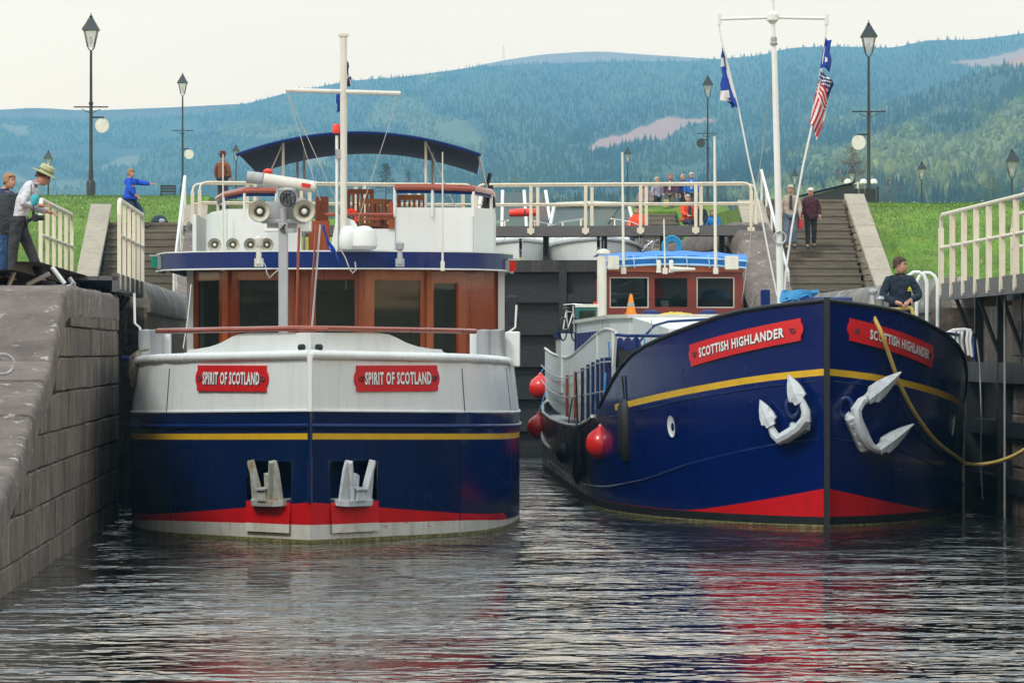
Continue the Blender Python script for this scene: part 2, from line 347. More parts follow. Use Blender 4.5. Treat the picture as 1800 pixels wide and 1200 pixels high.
def ground(name, g, vs_, m, ys, mats): return obj(name, MB().grid(lambda v, Y: (vx(v, Y), Y, g(v, Y)), vs_, ys, mi=m), mats, kind='structure', smooth_=True, recalc=False)
ysL = sorted(set([53.5, 60, 70, 80, 90, 100, 104, 106, 108, 110, 112] + [113+.7*i for i in range(30)] + [118.85, 118.95] + [136, 140, 150, 160, 175, 190, 209, 240, 300, 400]))
vl = [-90,-60,-45,-35,-28,-24,-20,-18,-16.5,-15,-14,-13,-12,-11.4,-10.8,-10.2,-9.87,-9.83,-8.5,-7.22,-7.18,-6.9]
gm = lambda vs_, ys: (lambda i, j: 1 if ys[j] < 112.4 or (abs(vs_[i]) < 9.9 and ys[j] < 118) else 0)
ground('ground_left', gl, vl[::-1][::-1], gm(vl, ysL), ysL, [m_grass, m_path])
ysR = sorted(set([53.5, 60, 70, 80, 90, 100, 104, 106, 108, 110, 112] + [113+.7*i for i in range(30)] + [124.45, 124.55] + [136, 140, 149.9, 150.1, 157.9, 158.1, 160, 162, 164, 166, 168, 170, 171.35, 171.45, 173, 175, 180, 190, 209, 240, 300, 400]))
vr = [6.9, 7.18, 7.22, 7.49, 7.53, 8.28, 8.32, 9.38, 9.42, 10.68, 10.72, 11.42, 11.5, 12, 13, 14, 15, 16, 17, 18, 19.5, 21, 24, 28, 35, 45, 60, 90]
gmr = lambda i, j: 1 if ysR[j] < 112.4 or (vr[i] < 10.7 and 112 < ysR[j] < 124.5) or (8.3 < vr[i] < 10.7 and ysR[j] < 140) or (vr[i] < 8.3 and ysR[j] < 116) else 0
ground('ground_right', gr, vr, gmr, ysR, [m_grass, m_path])
obj('ground_far', MB().grid(lambda v, Y: (vx(v, Y), Y, 6.75 if Y < 170 else 7.5), [-6.9, 7.0], [168, 169, 171, 400]), [m_grass], kind='structure')
# grass blades and daisies (nobody could count them)
def scatter_blades(name, g, vlo, vhi, ylo, yhi, n, m, h=(.05,.12), w=.02, flat=False, kind='stuff'):
    v = rng.uniform(vlo, vhi, n); Y = rng.uniform(ylo, yhi, n); V = []; F = []
    k = 0
    for a, b in zip(v, Y):
        z = g(a, b)
        if z < 3.5: continue
        x = vx(a, b); hh = random.uniform(*h); dx = random.uniform(-.5,.5)*hh; dy = random.uniform(-.5,.5)*hh
        if flat: V += [(x-w, b, z+hh), (x, b-w, z+hh), (x+w, b, z+hh), (x, b+w, z+hh*1.2)]; F.append((k,k+1,k+2,k+3)); k += 4
        else: V += [(x-w, b, z-.02), (x+w, b, z-.02), (x+dx, b+dy, z+hh)]; F.append((k,k+1,k+2)); k += 3
    mb = MB(); mb.v = V; mb.f = F; mb.m = [0]*len(F)
    return obj(name, mb, m, kind=kind, recalc=False)
scatter_blades('grass_left', gl, -20, -7.3, 112.5, 132, 14000, m_blade, (.04,.08), .015)
scatter_blades('grass_right', gr, 6.9, 19, 112.5, 132, 16000, m_blade, (.04,.08), .015)
scatter_blades('daisies_left', gl, -16, -10, 114, 130, 130, m_daisy, (.06,.09), .016, True)
scatter_blades('daisies_right', gr, 11, 18, 114, 130, 150, m_daisy, (.06,.09), .016, True)

# ------------------------------------------------------------------ hills and forest
main_r = [(-700,215),(-100,212),(0,208),(150,210),(300,203),(400,190),(450,178),(500,165),(560,153),(620,142),(700,136),(770,127),(850,117),(960,112),(1100,108),(1200,108),(1260,104),(1330,98),(1400,84),(1460,82),(1560,84),(1640,71),(1700,70),(1790,60),(1850,52),(2400,30)]
spur_r = [(500,372),(850,356),(1000,335),(1150,296),(1280,262),(1400,232),(1500,205),(1600,172),(1700,135),(1800,98),(1950,62),(2400,20)]
moor_r = [(-700,205),(0,193),(60,190),(150,194),(250,191),(400,184),(520,178),(640,162),(760,136),(830,118),(900,104),(970,95),(1050,91),(1130,96),(1240,103),(1400,115),(1700,130),(1745,102),(1800,84),(2400,70)]
def hill_pt(tb, D0, D1, px, t, base=400, rough=1.0):
    if D1 > 4500: D0 = D0 * (1 + .75*smooth((1000-px)/900))
    D = D0 * (D1/D0)**t
    py = lerp(base, tab(tb, px), t**.92)
    p = at(px, py, D); s = min(1, (1-t)*5) * min(1, t*3)
    p.z += rough * s * D * .0035 * noise.noise(Vector((px*.006, t*4.0, D1*.01))) + rough * s * D*.0012*noise.noise(Vector((px*.02, t*12.0, D1*.01)))
    return p
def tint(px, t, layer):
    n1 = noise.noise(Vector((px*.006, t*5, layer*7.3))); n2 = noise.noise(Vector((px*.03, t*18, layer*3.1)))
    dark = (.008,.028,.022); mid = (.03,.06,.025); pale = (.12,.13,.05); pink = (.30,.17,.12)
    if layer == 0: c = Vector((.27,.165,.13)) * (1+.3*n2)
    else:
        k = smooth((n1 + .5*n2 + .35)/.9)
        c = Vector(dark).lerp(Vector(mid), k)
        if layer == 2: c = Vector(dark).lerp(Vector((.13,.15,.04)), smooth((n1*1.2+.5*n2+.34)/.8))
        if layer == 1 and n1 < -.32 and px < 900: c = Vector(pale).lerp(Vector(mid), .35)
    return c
def clear_patch(px, py):     # felled heath on the hill
    a = (px-1145)/115; b = (py - (236 - (px-1145)*.2))/(9 + 4*math.sin(px*.05))
    if a*a + b*b < 1: return 1
    if px > 1660 and py < 118 and py > 118 - (px-1660)*.26: return 1
    if px < 700 and abs(py - 305 - 20*math.sin(px*.02)) < 5 and noise.noise(Vector((px*.012,1,0))) > .12: return 2
    if px < 200 and abs(py - 230 - 9*math.sin(px*.03)) < 5 and noise.noise(Vector((px*.02,5,0))) > .05: return 2
    return 0
def hill(name, tb, D0, D1, layer, n_px=150, n_t=46, base=400):
    pxs = np.linspace(-700, 2400, n_px); ts = np.linspace(0, 1, n_t)
    mb = MB(); mb.grid(lambda a, t: hill_pt(tb, D0, D1, a, t, base), pxs, ts)
    # a back slope behind the ridge
    k = len(mb.v); 
    for a in pxs:
        p = hill_pt(tb, D0, D1, a, 1, base); mb.v.append((p.x*1.12, p.y*1.12, p.z*.55))
    for i in range(n_px-1): mb.f.append((i*n_t+n_t-1, (i+1)*n_t+n_t-1, k+i+1, k+i)); mb.m.append(0)
    me = mb.mesh(name, m_heath, 2, recalc=False)
    ca = me.color_attributes.new('col', 'FLOAT_COLOR', 'POINT'); cols = []
    for i, a in enumerate(pxs):
        for j, t in enumerate(ts):
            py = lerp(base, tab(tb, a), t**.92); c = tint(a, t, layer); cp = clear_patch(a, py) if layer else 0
            if cp == 1: c = Vector((.40,.20,.14))
            if cp == 2: c = Vector((.15,.14,.08))
            cols += [c.x, c.y, c.z, 1]
    cols += [.05,.06,.03,1]*n_px
    ca.data.foreach_set('color', cols)
    return obj(name, me, None, kind='structure')
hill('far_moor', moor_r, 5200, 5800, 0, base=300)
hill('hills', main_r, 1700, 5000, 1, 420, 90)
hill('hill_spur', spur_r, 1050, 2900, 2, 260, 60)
obj('valley_floor', MB().grid(lambda a, D: at(a, 405 if D > 500 else 440, D), list(range(-700, 2401, 200)), [395, 600, 900, 1300, 1750]), m_leafd, kind='structure')

def forest(name, tb, D0, D1, layer, n, size, base=400, spread=(0.05,1.0)):
    V = []; F = []; C = []
    for _ in range(n):
        px = random.uniform(-60, 1900); t = random.uniform(*spread)
        py = lerp(base, tab(tb, px), t**.92)
        if clear_patch(px, py): continue
        if layer == 1 and px > 900 and py > tab(spur_r, px) + 14: continue
        if layer == 1 and px < 850 and py > 215 and noise.noise(Vector((px*.008, t*7, 9))) > .22: continue
        if random.random() < .25 and noise.noise(Vector((px*.02, t*9, 2))) > .2: continue
        p = hill_pt(tb, D0, D1, px, t, base)
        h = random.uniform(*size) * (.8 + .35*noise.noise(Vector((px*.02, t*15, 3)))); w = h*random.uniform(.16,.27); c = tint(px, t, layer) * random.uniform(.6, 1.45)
        broad = c.x > .06
        k = len(V); n_ = 5; a0 = random.random()*6
        rings = [(.0,.9),(.35,.72),(.38,1.0),(.68,.42),(.7,.6)] if not broad else [(.05,.8),(.3,1.25),(.55,1.3),(.75,.95),(.88,.5)]
        for hz, rr in rings:
            for j in range(n_):
                a = a0 + 2*math.pi*j/n_; q = w*rr*random.uniform(.7,1.25); V.append((p.x+q*math.cos(a), p.y+q*math.sin(a), p.z-1+h*hz)); C += [c.x, c.y, c.z, 1]
        V.append((p.x+random.uniform(-.1,.1)*w, p.y, p.z+h*(.93 if broad else 1.08))); C += [c.x*1.15, c.y*1.15, c.z*1.1, 1]
        m_ = len(rings)
        for i in range(m_-1):
            for j in range(n_): F.append((k+i*n_+j, k+i*n_+(j+1) % n_, k+(i+1)*n_+(j+1) % n_, k+(i+1)*n_+j))
        for j in range(n_): F.append((k+(m_-1)*n_+j, k+(m_-1)*n_+(j+1) % n_, k+m_*n_))
    me = bpy.data.meshes.new(name); me.from_pydata(V, [], F); me.materials.append(m_forest)
    ca = me.color_attributes.new('col', 'FLOAT_COLOR', 'POINT'); ca.data.foreach_set('color', C); me.update()
    return obj(name, me, None, kind='stuff')
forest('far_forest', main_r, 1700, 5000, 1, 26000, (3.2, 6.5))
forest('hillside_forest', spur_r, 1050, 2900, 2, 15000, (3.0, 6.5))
# wooded bank on the far side of the reach behind the camera: it shows in the glass and the paint
obj('ground_near', MB().grid(lambda x, y: (x, y, 1.2), [-200, -60, 60, 200], [-150, -60]), m_grass, kind='structure')
def near_wood():
    V = []; F = []; C = []
    for _ in range(420):
        x, y = random.uniform(-110, 110), random.uniform(-125, -75); h = random.uniform(7, 15); w = h*random.uniform(.2,.34); k = len(V); a0 = random.random()*6; c = Vector((.05,.075,.02))*random.uniform(.5,1.6)
        for hz_, rr in ((0,.5),(.12,.9),(.35,1.2),(.6,1.1),(.82,.7)):
            for j in range(7):
                a = a0+2*math.pi*j/7; q = w*rr*random.uniform(.7,1.3); V.append((x+q*math.cos(a), y+q*math.sin(a), 1+h*hz_)); C += [c.x,c.y,c.z,1]
        V.append((x, y, 1+h)); C += [c.x,c.y,c.z,1]
        for i in range(4):
            for j in range(7): F.append((k+i*7+j, k+i*7+(j+1)%7, k+(i+1)*7+(j+1)%7, k+(i+1)*7+j))
        for j in range(7): F.append((k+28+j, k+28+(j+1)%7, k+35))
    me = bpy.data.meshes.new('near_wood'); me.from_pydata(V, [], F); me.materials.append(m_forest); ca = me.color_attributes.new('col', 'FLOAT_COLOR', 'POINT'); ca.data.foreach_set('color', C); me.update()
    return obj('near_wood', me, None, kind='stuff')
near_wood()
# haze: one closed box of pale even air round everything, the sky outside it
hz = bpy.data.materials.new('haze_air'); hz.use_nodes = True; N = hz.node_tree.nodes; N.remove(N['Principled BSDF'])
pv = N.new('ShaderNodeVolumePrincipled'); pv.inputs['Density'].default_value = .00018; pv.inputs['Color'].default_value = (.27,.66,.97,1); pv.inputs['Anisotropy'].default_value = .0
hz.node_tree.links.new(pv.outputs[0], N['Material Output'].inputs['Volume'])
obj('haze', MB().box((0, 3330, 282), (7600, 7240, 574)), hz, kind='stuff')
# ------------------------------------------------------------------ lock walls (frame: x across, y up the chamber from the lower gates)
def wing_top(u, hi=3.18):               # the near end of the walls runs down to the lower reach
    return tab([(-30,.2),(-25,.45),(-21.3,.95),(-18.8,1.35),(-16.3,1.88),(-14.3,2.25),(-12.9,2.76),(-11.9,3.06),(-10.5,hi-.02),(0,hi)], u)
def wing_wall(side, label):
    s = side; W = 6.53
    T = thing('lock_wall', label, 'wall', LK.o, LK.rz)
    us = [-30,-27,-25,-23,-21.3,-20,-18.8,-17.5,-16.3,-15.3,-14.3,-13.5,-12.9,-12.3,-11.9,-11.2,-10.5,-8,-4,0]
    mb = MB()
    f = lambda u, q: (s*W, u, -2.8) if q == 0 else (s*W, u, wing_top(u)-.36) if q == 1 else (s*(W+4.5), u, wing_top(u)-.36)
    mb.grid(f, us, [0, 1, 2]); mb.add([(s*W,0,-2.8),(s*(W+.9),0,-2.8),(s*(W+.9),0,2.8),(s*W,0,2.8)], [(0,1,2,3)])
    obj('wall_core', mb, m_joint, T)
    z = -.5; row = 0
    while z < 3.0:                                   # face courses
        u = -30 + (row*.37 % .9); hgt = (.40,.36,.44)[row % 3]
        while u < -.05:
            L = random.choice((.7, 1.0, 1.3, 1.6)); u1 = min(u+L, 0)
            zt0 = min(z+hgt, wing_top(u)-.34); zt1 = min(z+hgt, wing_top(u1)-.34)
            if zt0 > z+.08 and zt1 > z+.08 and u1-u > .15:
                g = .005; pr = random.uniform(.04, .058); b = .014
                j_ = lambda: random.uniform(-.004,.006); P = [(u+g+j_(),z+g+j_()),(u1-g-j_(),z+g+j_()),(u1-g-j_(),zt1-g-j_()),(u+g+j_(),zt0-g-j_())]
                Q = [(u+g+b+2*j_(),z+g+b+2*j_()),(u1-g-b-2*j_(),z+g+b+2*j_()),(u1-g-b-2*j_(),zt1-g-b-2*j_()),(u+g+b+2*j_(),zt0-g-b-2*j_())]
                m_ = MB(); V = [(s*(W+.03),a,c) for a, c in P] + [(s*(W-pr+.02),a,c) for a, c in P] + [(s*(W-pr),a,c) for a, c in Q]
                m_.add(V, [(0,1,2,3),(8,9,10,11)] + [(i,(i+1)%4,4+(i+1)%4,4+i) for i in range(4)] + [(4+i,4+(i+1)%4,8+(i+1)%4,8+i) for i in range(4)])
                obj('stone', m_, m_stone, T)
            u = u1
        z += hgt; row += 1
    u = -30                                         # rounded coping and the slabs behind it
    while u < 0:
        L = random.choice((.75, .9, 1.05)); u1 = min(u+L, 0)
        if u1-u < .3: u1 = 0
        for k in range(4):
            n = 4; pa = []
            if k == 0:
                for i in range(6):
                    a = i/5*math.pi/2; pa.append((W-.055+.075*(1-math.cos(a)), -.085+.085*math.sin(a)))
                pa += [(W+1.0,0), (W+1.0,-.5), (W-.055,-.36)]
            else:
                x0 = W+1.0+(k-1)*1.1+.012; pa = [(x0,-.01),(x0+1.07,-.01),(x0+1.07,-.4),(x0,-.4)]
            off = 0 if k == 0 else (.3*k) % .9
            a_, b_ = u+off+.008, u1+off-.008
            if b_ > 0: b_ = 0
            if b_-a_ < .1: continue
            m_ = MB(); V = []; dz = random.uniform(-.012,.012)
            for q in range(n+1):
                uu = lerp(a_, b_, q/n)
                V += [(s*x, uu, wing_top(uu)+zz+dz+.008*math.sin(q*2.1+u)) for x, zz in pa]
            K = len(pa); F = [tuple(range(K)), tuple(range(n*K, (n+1)*K))]
            for q in range(n): F += [(q*K+i, q*K+(i+1)%K, (q+1)*K+(i+1)%K, (q+1)*K+i) for i in range(K)]
            m_.add(V, F); obj('coping_stone', m_, m_coping, T, smooth_=True)
        u = u1
    return T
wl = wing_wall(-1, 'long stone lock wall at left, sloping down to the water beside the white-bowed boat')
wr = wing_wall(1, 'stone lock wall end at the far right edge beside the blue bow')
# grooved end of the quoin: mooring ring on the left wall
T = thing('mooring_ring', 'iron mooring ring lying on the sloping stone coping at the left edge', 'mooring ring', at(4, 640, 48.5), .3)
obj('ring', MB().tube([(.13*math.cos(a), 0, .11*math.sin(a)) for a in np.linspace(0, 2*math.pi, 17)[:-1]], .018, 6, closed=True), m_galv, T, smooth_=True)
obj('staple', MB().tube([(-.3,0,.16),(-.1,0,.12),(0,0,.05)], .02, 6), m_galv, T, smooth_=True)

def chamber_wall(side, label):
    s = side; T = thing('lock_wall', label, 'wall', LK.o, LK.rz)
    segs = [(0,9.2,7.25), (9.2,49.8,6.5), (49.8,104,6.5)]
    mb = MB()
    for a, b, w in segs:
        top = 3.1 if a < 49 else 5.15
        mb.box((s*(w+.45), (a+b)/2, (top-3)/2), (.9, b-a, top+3))
    for u, w0 in ((9.2, 6.5),): mb.box((s*(w0+.8), u+.25, .05), (1.5, .5, 6.1))
    obj('wall_face', mb, m_stone, T)
    def ztop(u): return 3.62 if u < 40 else 3.62 + 2.08*smooth((u-40)/9.5)
    u = 9.2
    while u < 104:
        L = (1.5 if u < 38 else .8) if u < 60 else 3.0; n = 4; a_, b_ = u+.01, min(u+L, 104)-.01; m_ = MB(); V = []; wd = .85 if u < 40 or s < 0 else 1.0
        rr = .42 if u < 40 else .22; pa = [(6.44+rr*(1-math.cos(i/6*math.pi/2)), -.55+.55*math.sin(i/6*math.pi/2)) for i in range(7)] + [(6.45+wd,.0),(6.45+wd,-.6),(6.46,-.6)]
        for q in range(n+1):
            uu = lerp(a_, b_, q/n); rr = 1
            V += [(s*x, uu, ztop(uu)+z) for x, z in pa]
        K = len(pa); F = [tuple(range(K)), tuple(range(n*K,(n+1)*K))]
        for q in range(n): F += [(q*K+i, q*K+(i+1)%K, (q+1)*K+(i+1)%K, (q+1)*K+i) for i in range(K)]
        m_.add(V, F); obj('coping_stone', m_, m_copingd if u < 40 else m_coping, T, smooth_=True)
        u += L
    return T
chamber_wall(-1, 'dark stone chamber wall with rounded coping behind the left gate leaf and the moored boat')
chamber_wall(1, 'dark stone chamber wall with rounded coping behind the blue bow, rising in a ramp to the upper gates')

# ------------------------------------------------------------------ railings, gates
def railing(T, p0, p1, n, h=1.12, r=.033, posts=None, curved0=True, curved1=True, m=None, flat=.078, mid=.55, extra=.16):
    "white tube railing; a part of its thing, every post and rail its own mesh"
    m = m or m_cream; p0 = Vector(p0); p1 = Vector(p1); d = (p1-p0); L = d.length; e = d/L; up = Vector((0,0,1))
    top = []
    if curved0: top += [p0+up*(h-.22), p0+up*(h-.08)+e*.03, p0+up*(h-.02)+e*.1, p0+up*h+e*.2]
    else: top += [p0+up*h]
    if curved1: top += [p1+up*h-e*.2, p1+up*(h-.02)-e*.1, p1+up*(h-.08)-e*.03, p1+up*(h-.22)]
    else: top += [p1+up*h]
    obj('top_rail', MB().tube(top, r, 8), m, T, smooth_=True)
    obj('mid_rail', MB().tube([p0+up*h*mid, p1+up*h*mid], r*.8, 8), m, T, smooth_=True)
    for i in (posts if posts is not None else range(n)):
        q = p0 + d*(i/(n-1) if posts is None else i)
        hh = h-.04 if 0 < (i/(n-1) if posts is None else i) < 1 else h-.2
        mb = MB().box((q+up*(hh/2-.08)), (flat, flat, hh+extra), rz=math.atan2(e.y, e.x)); mb.box(q+up*(-.06)+Vector((0,0,0)), (flat*2.3, flat*.9, .13), rz=math.atan2(e.y, e.x))
        obj('rail_post', mb, m, T)
    return T
def gate_leaf(name, label, loc, rz, L, top, foot, rails=2, walkout=1.2, flip=1, n=7, wood=None, fl=.078):
    "leaf from heel (0,0) to toe (L,0); local y flips the face with the ribs"
    T = thing('lock_gate', label, 'lock gate', loc, rz); wood = wood or m_gatewood
    obj('gate_skin', MB().box((L/2, .12*flip, (top-2.0)/2), (L-.1, .06, top+2.0)), m_steel, T)
    for x in (0.12, L*.36, L*.66, L-.12): obj('gate_stile', MB().box((x, -.05*flip, (top-2.0)/2), (.2, .26, top+2.02)), m_steel, T)
    zz = top-.14; k = 0
    while zz > -.5:
        obj('gate_rail', MB().box((L/2, -.02*flip, zz), (L, .2 if k else .3, .22 if k else .3)), m_gatewoodb if k == 0 else m_steel, T); zz -= .82; k += 1
    for x in np.linspace(.35, L-.3, 5):
        obj('footway_support', MB().box((x, 0, (top+foot)/2-.02), (.13, .13, foot-top+.02)), m_steel, T)
        obj('footway_brace', MB().tube([(x,-.02*flip,top+.1),(x,-.35*flip,foot-.14)], .035, 5), m_steel, T)
    for y in (-.42, -.14, .14, .42): obj('footway_plank', MB().box((L/2+.0-walkout/2, y, foot+.03), (L+walkout, .27, .06)), wood, T)
    for y in (-.52, .52): obj('footway_beam', MB().box((L/2-walkout/2, y, foot-.03), (L+walkout, .09, .26)), wood, T)
    for y in ((-.56, .56) if rails == 2 else (-.56,)): railing(T, (.1-walkout*.8, y, foot+.04), (L-.1, y, foot+.04), n, flat=fl)
    for x, y in ((L*.5,-.3*flip), (L*.3,-.3*flip)):
        obj('sluice_rod', MB().tube([(x,y,-.3),(x,y,foot-.1)], .016, 6), m_grey, T, smooth_=True)
    return T
a = LK.world((-7.0, .2, 0))
gate_leaf('lock_gate', 'open left leaf of the lower gate, grey footway with cream rails beside the stone wall', a, LK.rz+R(90), 6.3, 2.55, 3.38, n=6, flip=1, walkout=1.2, fl=.055)
a = at(1905, 500, 58.3); b = at(1716, 515, 68.8); dd = b-a
gate_leaf('lock_gate', 'open right leaf of the lower gate behind the blue bow, with cream rails', (a.x, a.y, 0), math.atan2(dd.y, dd.x), math.hypot(dd.x, dd.y), 2.2, 3.32, n=9, flip=-1, walkout=.6)
# upper pair, closed and pointing up the flight
hp = 48.0
for s, lab in ((-1, 'left leaf of the closed upper gate, mostly hidden behind the white boat'), (1, 'right leaf of the closed dark upper gate seen between the two boats')):
    h0 = LK.world((s*6.6, hp, 0)); t0 = LK.world((s*.06, hp+1.3, 0)); dd = t0-h0
    T = gate_leaf('lock_gate', lab, h0, math.atan2(dd.y, dd.x), math.hypot(dd.x, dd.y), 4.7, 5.47, n=6, flip=-1 if s > 0 else 1, walkout=.7)

# ------------------------------------------------------------------ stairs either side
def stairs(label, v0, v1, Y0, Y1, z0, z1, n):
    T = thing('staircase', label, 'steps', LK.world((0, Y0-64.3, z0)), LK.rz)
    w = v1-v0; run = (Y1-Y0)/n; rise = (z1-z0)/n
    for i in range(n):
        mb = MB().box(((v0+v1)/2, run*(i+.5)+.03, rise*(i+1)-.035), (w-.02, run+.05, .07)); mb.box(((v0+v1)/2, run*i+.06, rise*(i+.5)-.06), (w-.03, .06, rise-.03))
        obj('step', mb, m_step, T)
    obj('stair_core', MB().prism([(.1,-.4),(Y1-Y0+1.2,-.4),(Y1-Y0+1.2,z1-z0-.09),(Y1-Y0,z1-z0-.09),(.12,-.1)], lambda u, v, d: (d, u, v), v0+.01, v1-.01), m_joint, T)
    obj('landing', MB().box(((v0+v1)/2, Y1-Y0+.66, z1-z0-.04), (w-.02, 1.3, .08)), m_step, T)
    return T
stairs('wide flight of old steps at right, two walkers coming down', 8.3, 10.5, 116.6, 123.0, 3.42, 6.6, 15)
stairs('small flight of steps in the distance behind the upper gate rails, under the onlookers', 7.25, 9.35, 164.5, 171.4, 5.5, 7.7, 12)
stairs('flight of old steps at left, between the cream gate rails and the white boat', -9.6, -7.65, 113.2, 118.9, 3.42, 5.82, 12)
def slope_wall(label, v, w, Y0, Y1, z0, z1, m, rubble=True, ext=1.0, n=10):
    T = thing('stair_wall', label, 'low wall', LK.world((v, Y0-64.3, 0)), LK.rz); L = Y1-Y0
    zf = lambda u: z0 + (z1-z0)*max(0, min(1, u/L))
    obj('wall_core', MB().prism([(-.02,3.2),(L,3.2),(L,z1-.14),(0,z0-.14)], lambda u, q, d: (d, u, q), -w/2+.05, w/2-.02), m_joint, T)
    for i in range(n):
        a, b = L*i/n+.012, L*(i+1)/n-.012
        m_ = MB().prism([(a,zf(a)-.13),(b,zf(b)-.13),(b,zf(b)+.005*math.sin(i*3)),(a,zf(a)+.005*math.sin(i*3))], lambda u, q, d: (d, u, q), -w/2-.03, w/2+.03)
        bevel(obj('coping_slab', m_, m, T), .012)
    if rubble:
        zz = 3.4; k = 0
        while zz < z1-.2:
            u = 0
            while u < L:
                l = random.uniform(.28,.6); h_ = .17; tp = zf(u+l/2)-.14
                if zz+h_*.7 < tp and zz > tp-.75: obj('rubble', MB().box((-w/2+.02-random.uniform(0,.035), u+l/2, zz+h_/2), (.1, l-.025, min(h_, tp-zz)-.02), rx=random.uniform(-.04,.04), top=(1,.93)), m_rubble, T)
                u += l
            zz += .17; k += 1
    return T
slope_wall('right stone side wall of the right staircase, pale coping slabs above rough rubble', 10.86, .5, 114.4, 123.3, 3.6, 6.78, m_slab)
slope_wall('left side wall of the right staircase under the white handrail', 7.95, .66, 115.2, 123.2, 3.72, 6.6, m_slab, rubble=False)
slope_wall('left side wall of the left staircase, smooth sloping cream slab', -9.85, .5, 110.5, 119.6, 3.5, 6.35, m_slab, rubble=False, n=6)
slope_wall('right side wall of the left staircase, sloping cream slab behind the wheelhouse', -7.3, .55, 112.8, 119.8, 3.7, 6.35, m_slab, rubble=False, n=7)
def handrail(label, pts, r=.04):
    T = thing('handrail', label, 'handrail', LK.o, LK.rz); up = Vector((0,0,1))
    P = [LK.loc(p) for p in pts]
    obj('rail', MB().tube([P[0]-up*1.0] + [P[0]] + P[1:-1] + [P[-1], P[-1]-up*1.0], r, 8), m_white, T, smooth_=True)
    for i in range(1, 5):
        t = i/5; q = P[0].lerp(P[-1], t); obj('rail_post', MB().tube([q-up*1.0, q], r*.8, 6), m_white, T, smooth_=True)
    return T
handrail('white handrail running down beside the right staircase, in front of the tall mast', [LK.world((8.33, 59.6, 7.45)), LK.world((8.33, 52.0, 4.45))])
handrail('white handrail running down the right side of the left staircase', [LK.world((-7.62, 55.6, 7.1)), LK.world((-7.62, 48.4, 4.45))])
# hooped ladder rails on the right quay
T = thing('ladder_hoops', 'pair of pale hooped ladder handrails on the quay behind the man in navy', 'ladder rail', at(1625, 545, 72))
for dx, dy in ((-.13, 0), (.09, .5)):
    obj('hoop', MB().tube([(dx-.17,dy,-.45),(dx-.17,dy,.42)] + [(dx+.17*-math.cos(a)*1.0, dy, .42+.2*math.sin(a)) for a in np.linspace(.3, math.pi-.3, 6)] + [(dx+.17,dy,.42),(dx+.17,dy,-.45)], .03, 8), m_white, T, smooth_=True)
T = thing('ladder_hoops', 'small white folded frame on the coping at the foot of the left steps', 'frame', at(290, 540, 104))
obj('hoop', MB().tube([(-.16,0,-.05),(-.07,0,.28),(.07,0,.3),(.2,0,-.02),(.17,0,.3),(.24,0,.28),(.26,0,-.05)], .025, 6), m_white, T, smooth_=True)
# mechanism on the left coping in front of the man's feet
T = thing('gate_fittings', 'steel and white lever fittings at the feet of the man in the sun hat', 'ironwork', at(60, 503, 55.2))
for a_, b_ in (((-.32,0,.0),(-.24,0,.2)), ((-.1,.1,.02),(.18,.1,.16)), ((.22,0,.24),(.38,0,.03))):
    obj('lever', MB().tube([a_, b_], .028, 8), m_white, T, smooth_=True)
obj('bar', MB().tube([(-.4,0,-.02),(.45,0,.0),(.5,0,.05)], .022, 6), m_galv, T, smooth_=True)
obj('foot_plate', MB().box((0,0,-.035),(.9,.16,.03)), m_steel, T)
T = thing('lever', 'short white lever standing at the end of the stone coping by the gate footway', 'lever', at(130, 505, 60.5))
obj('shaft', MB().tube([(.06,0,-.1),(0,0,.03)], .02, 6), m_galv, T, smooth_=True); obj('grip', MB().tube([(0,0,.03),(-.07,0,.13)], .035, 8), m_white, T, smooth_=True)

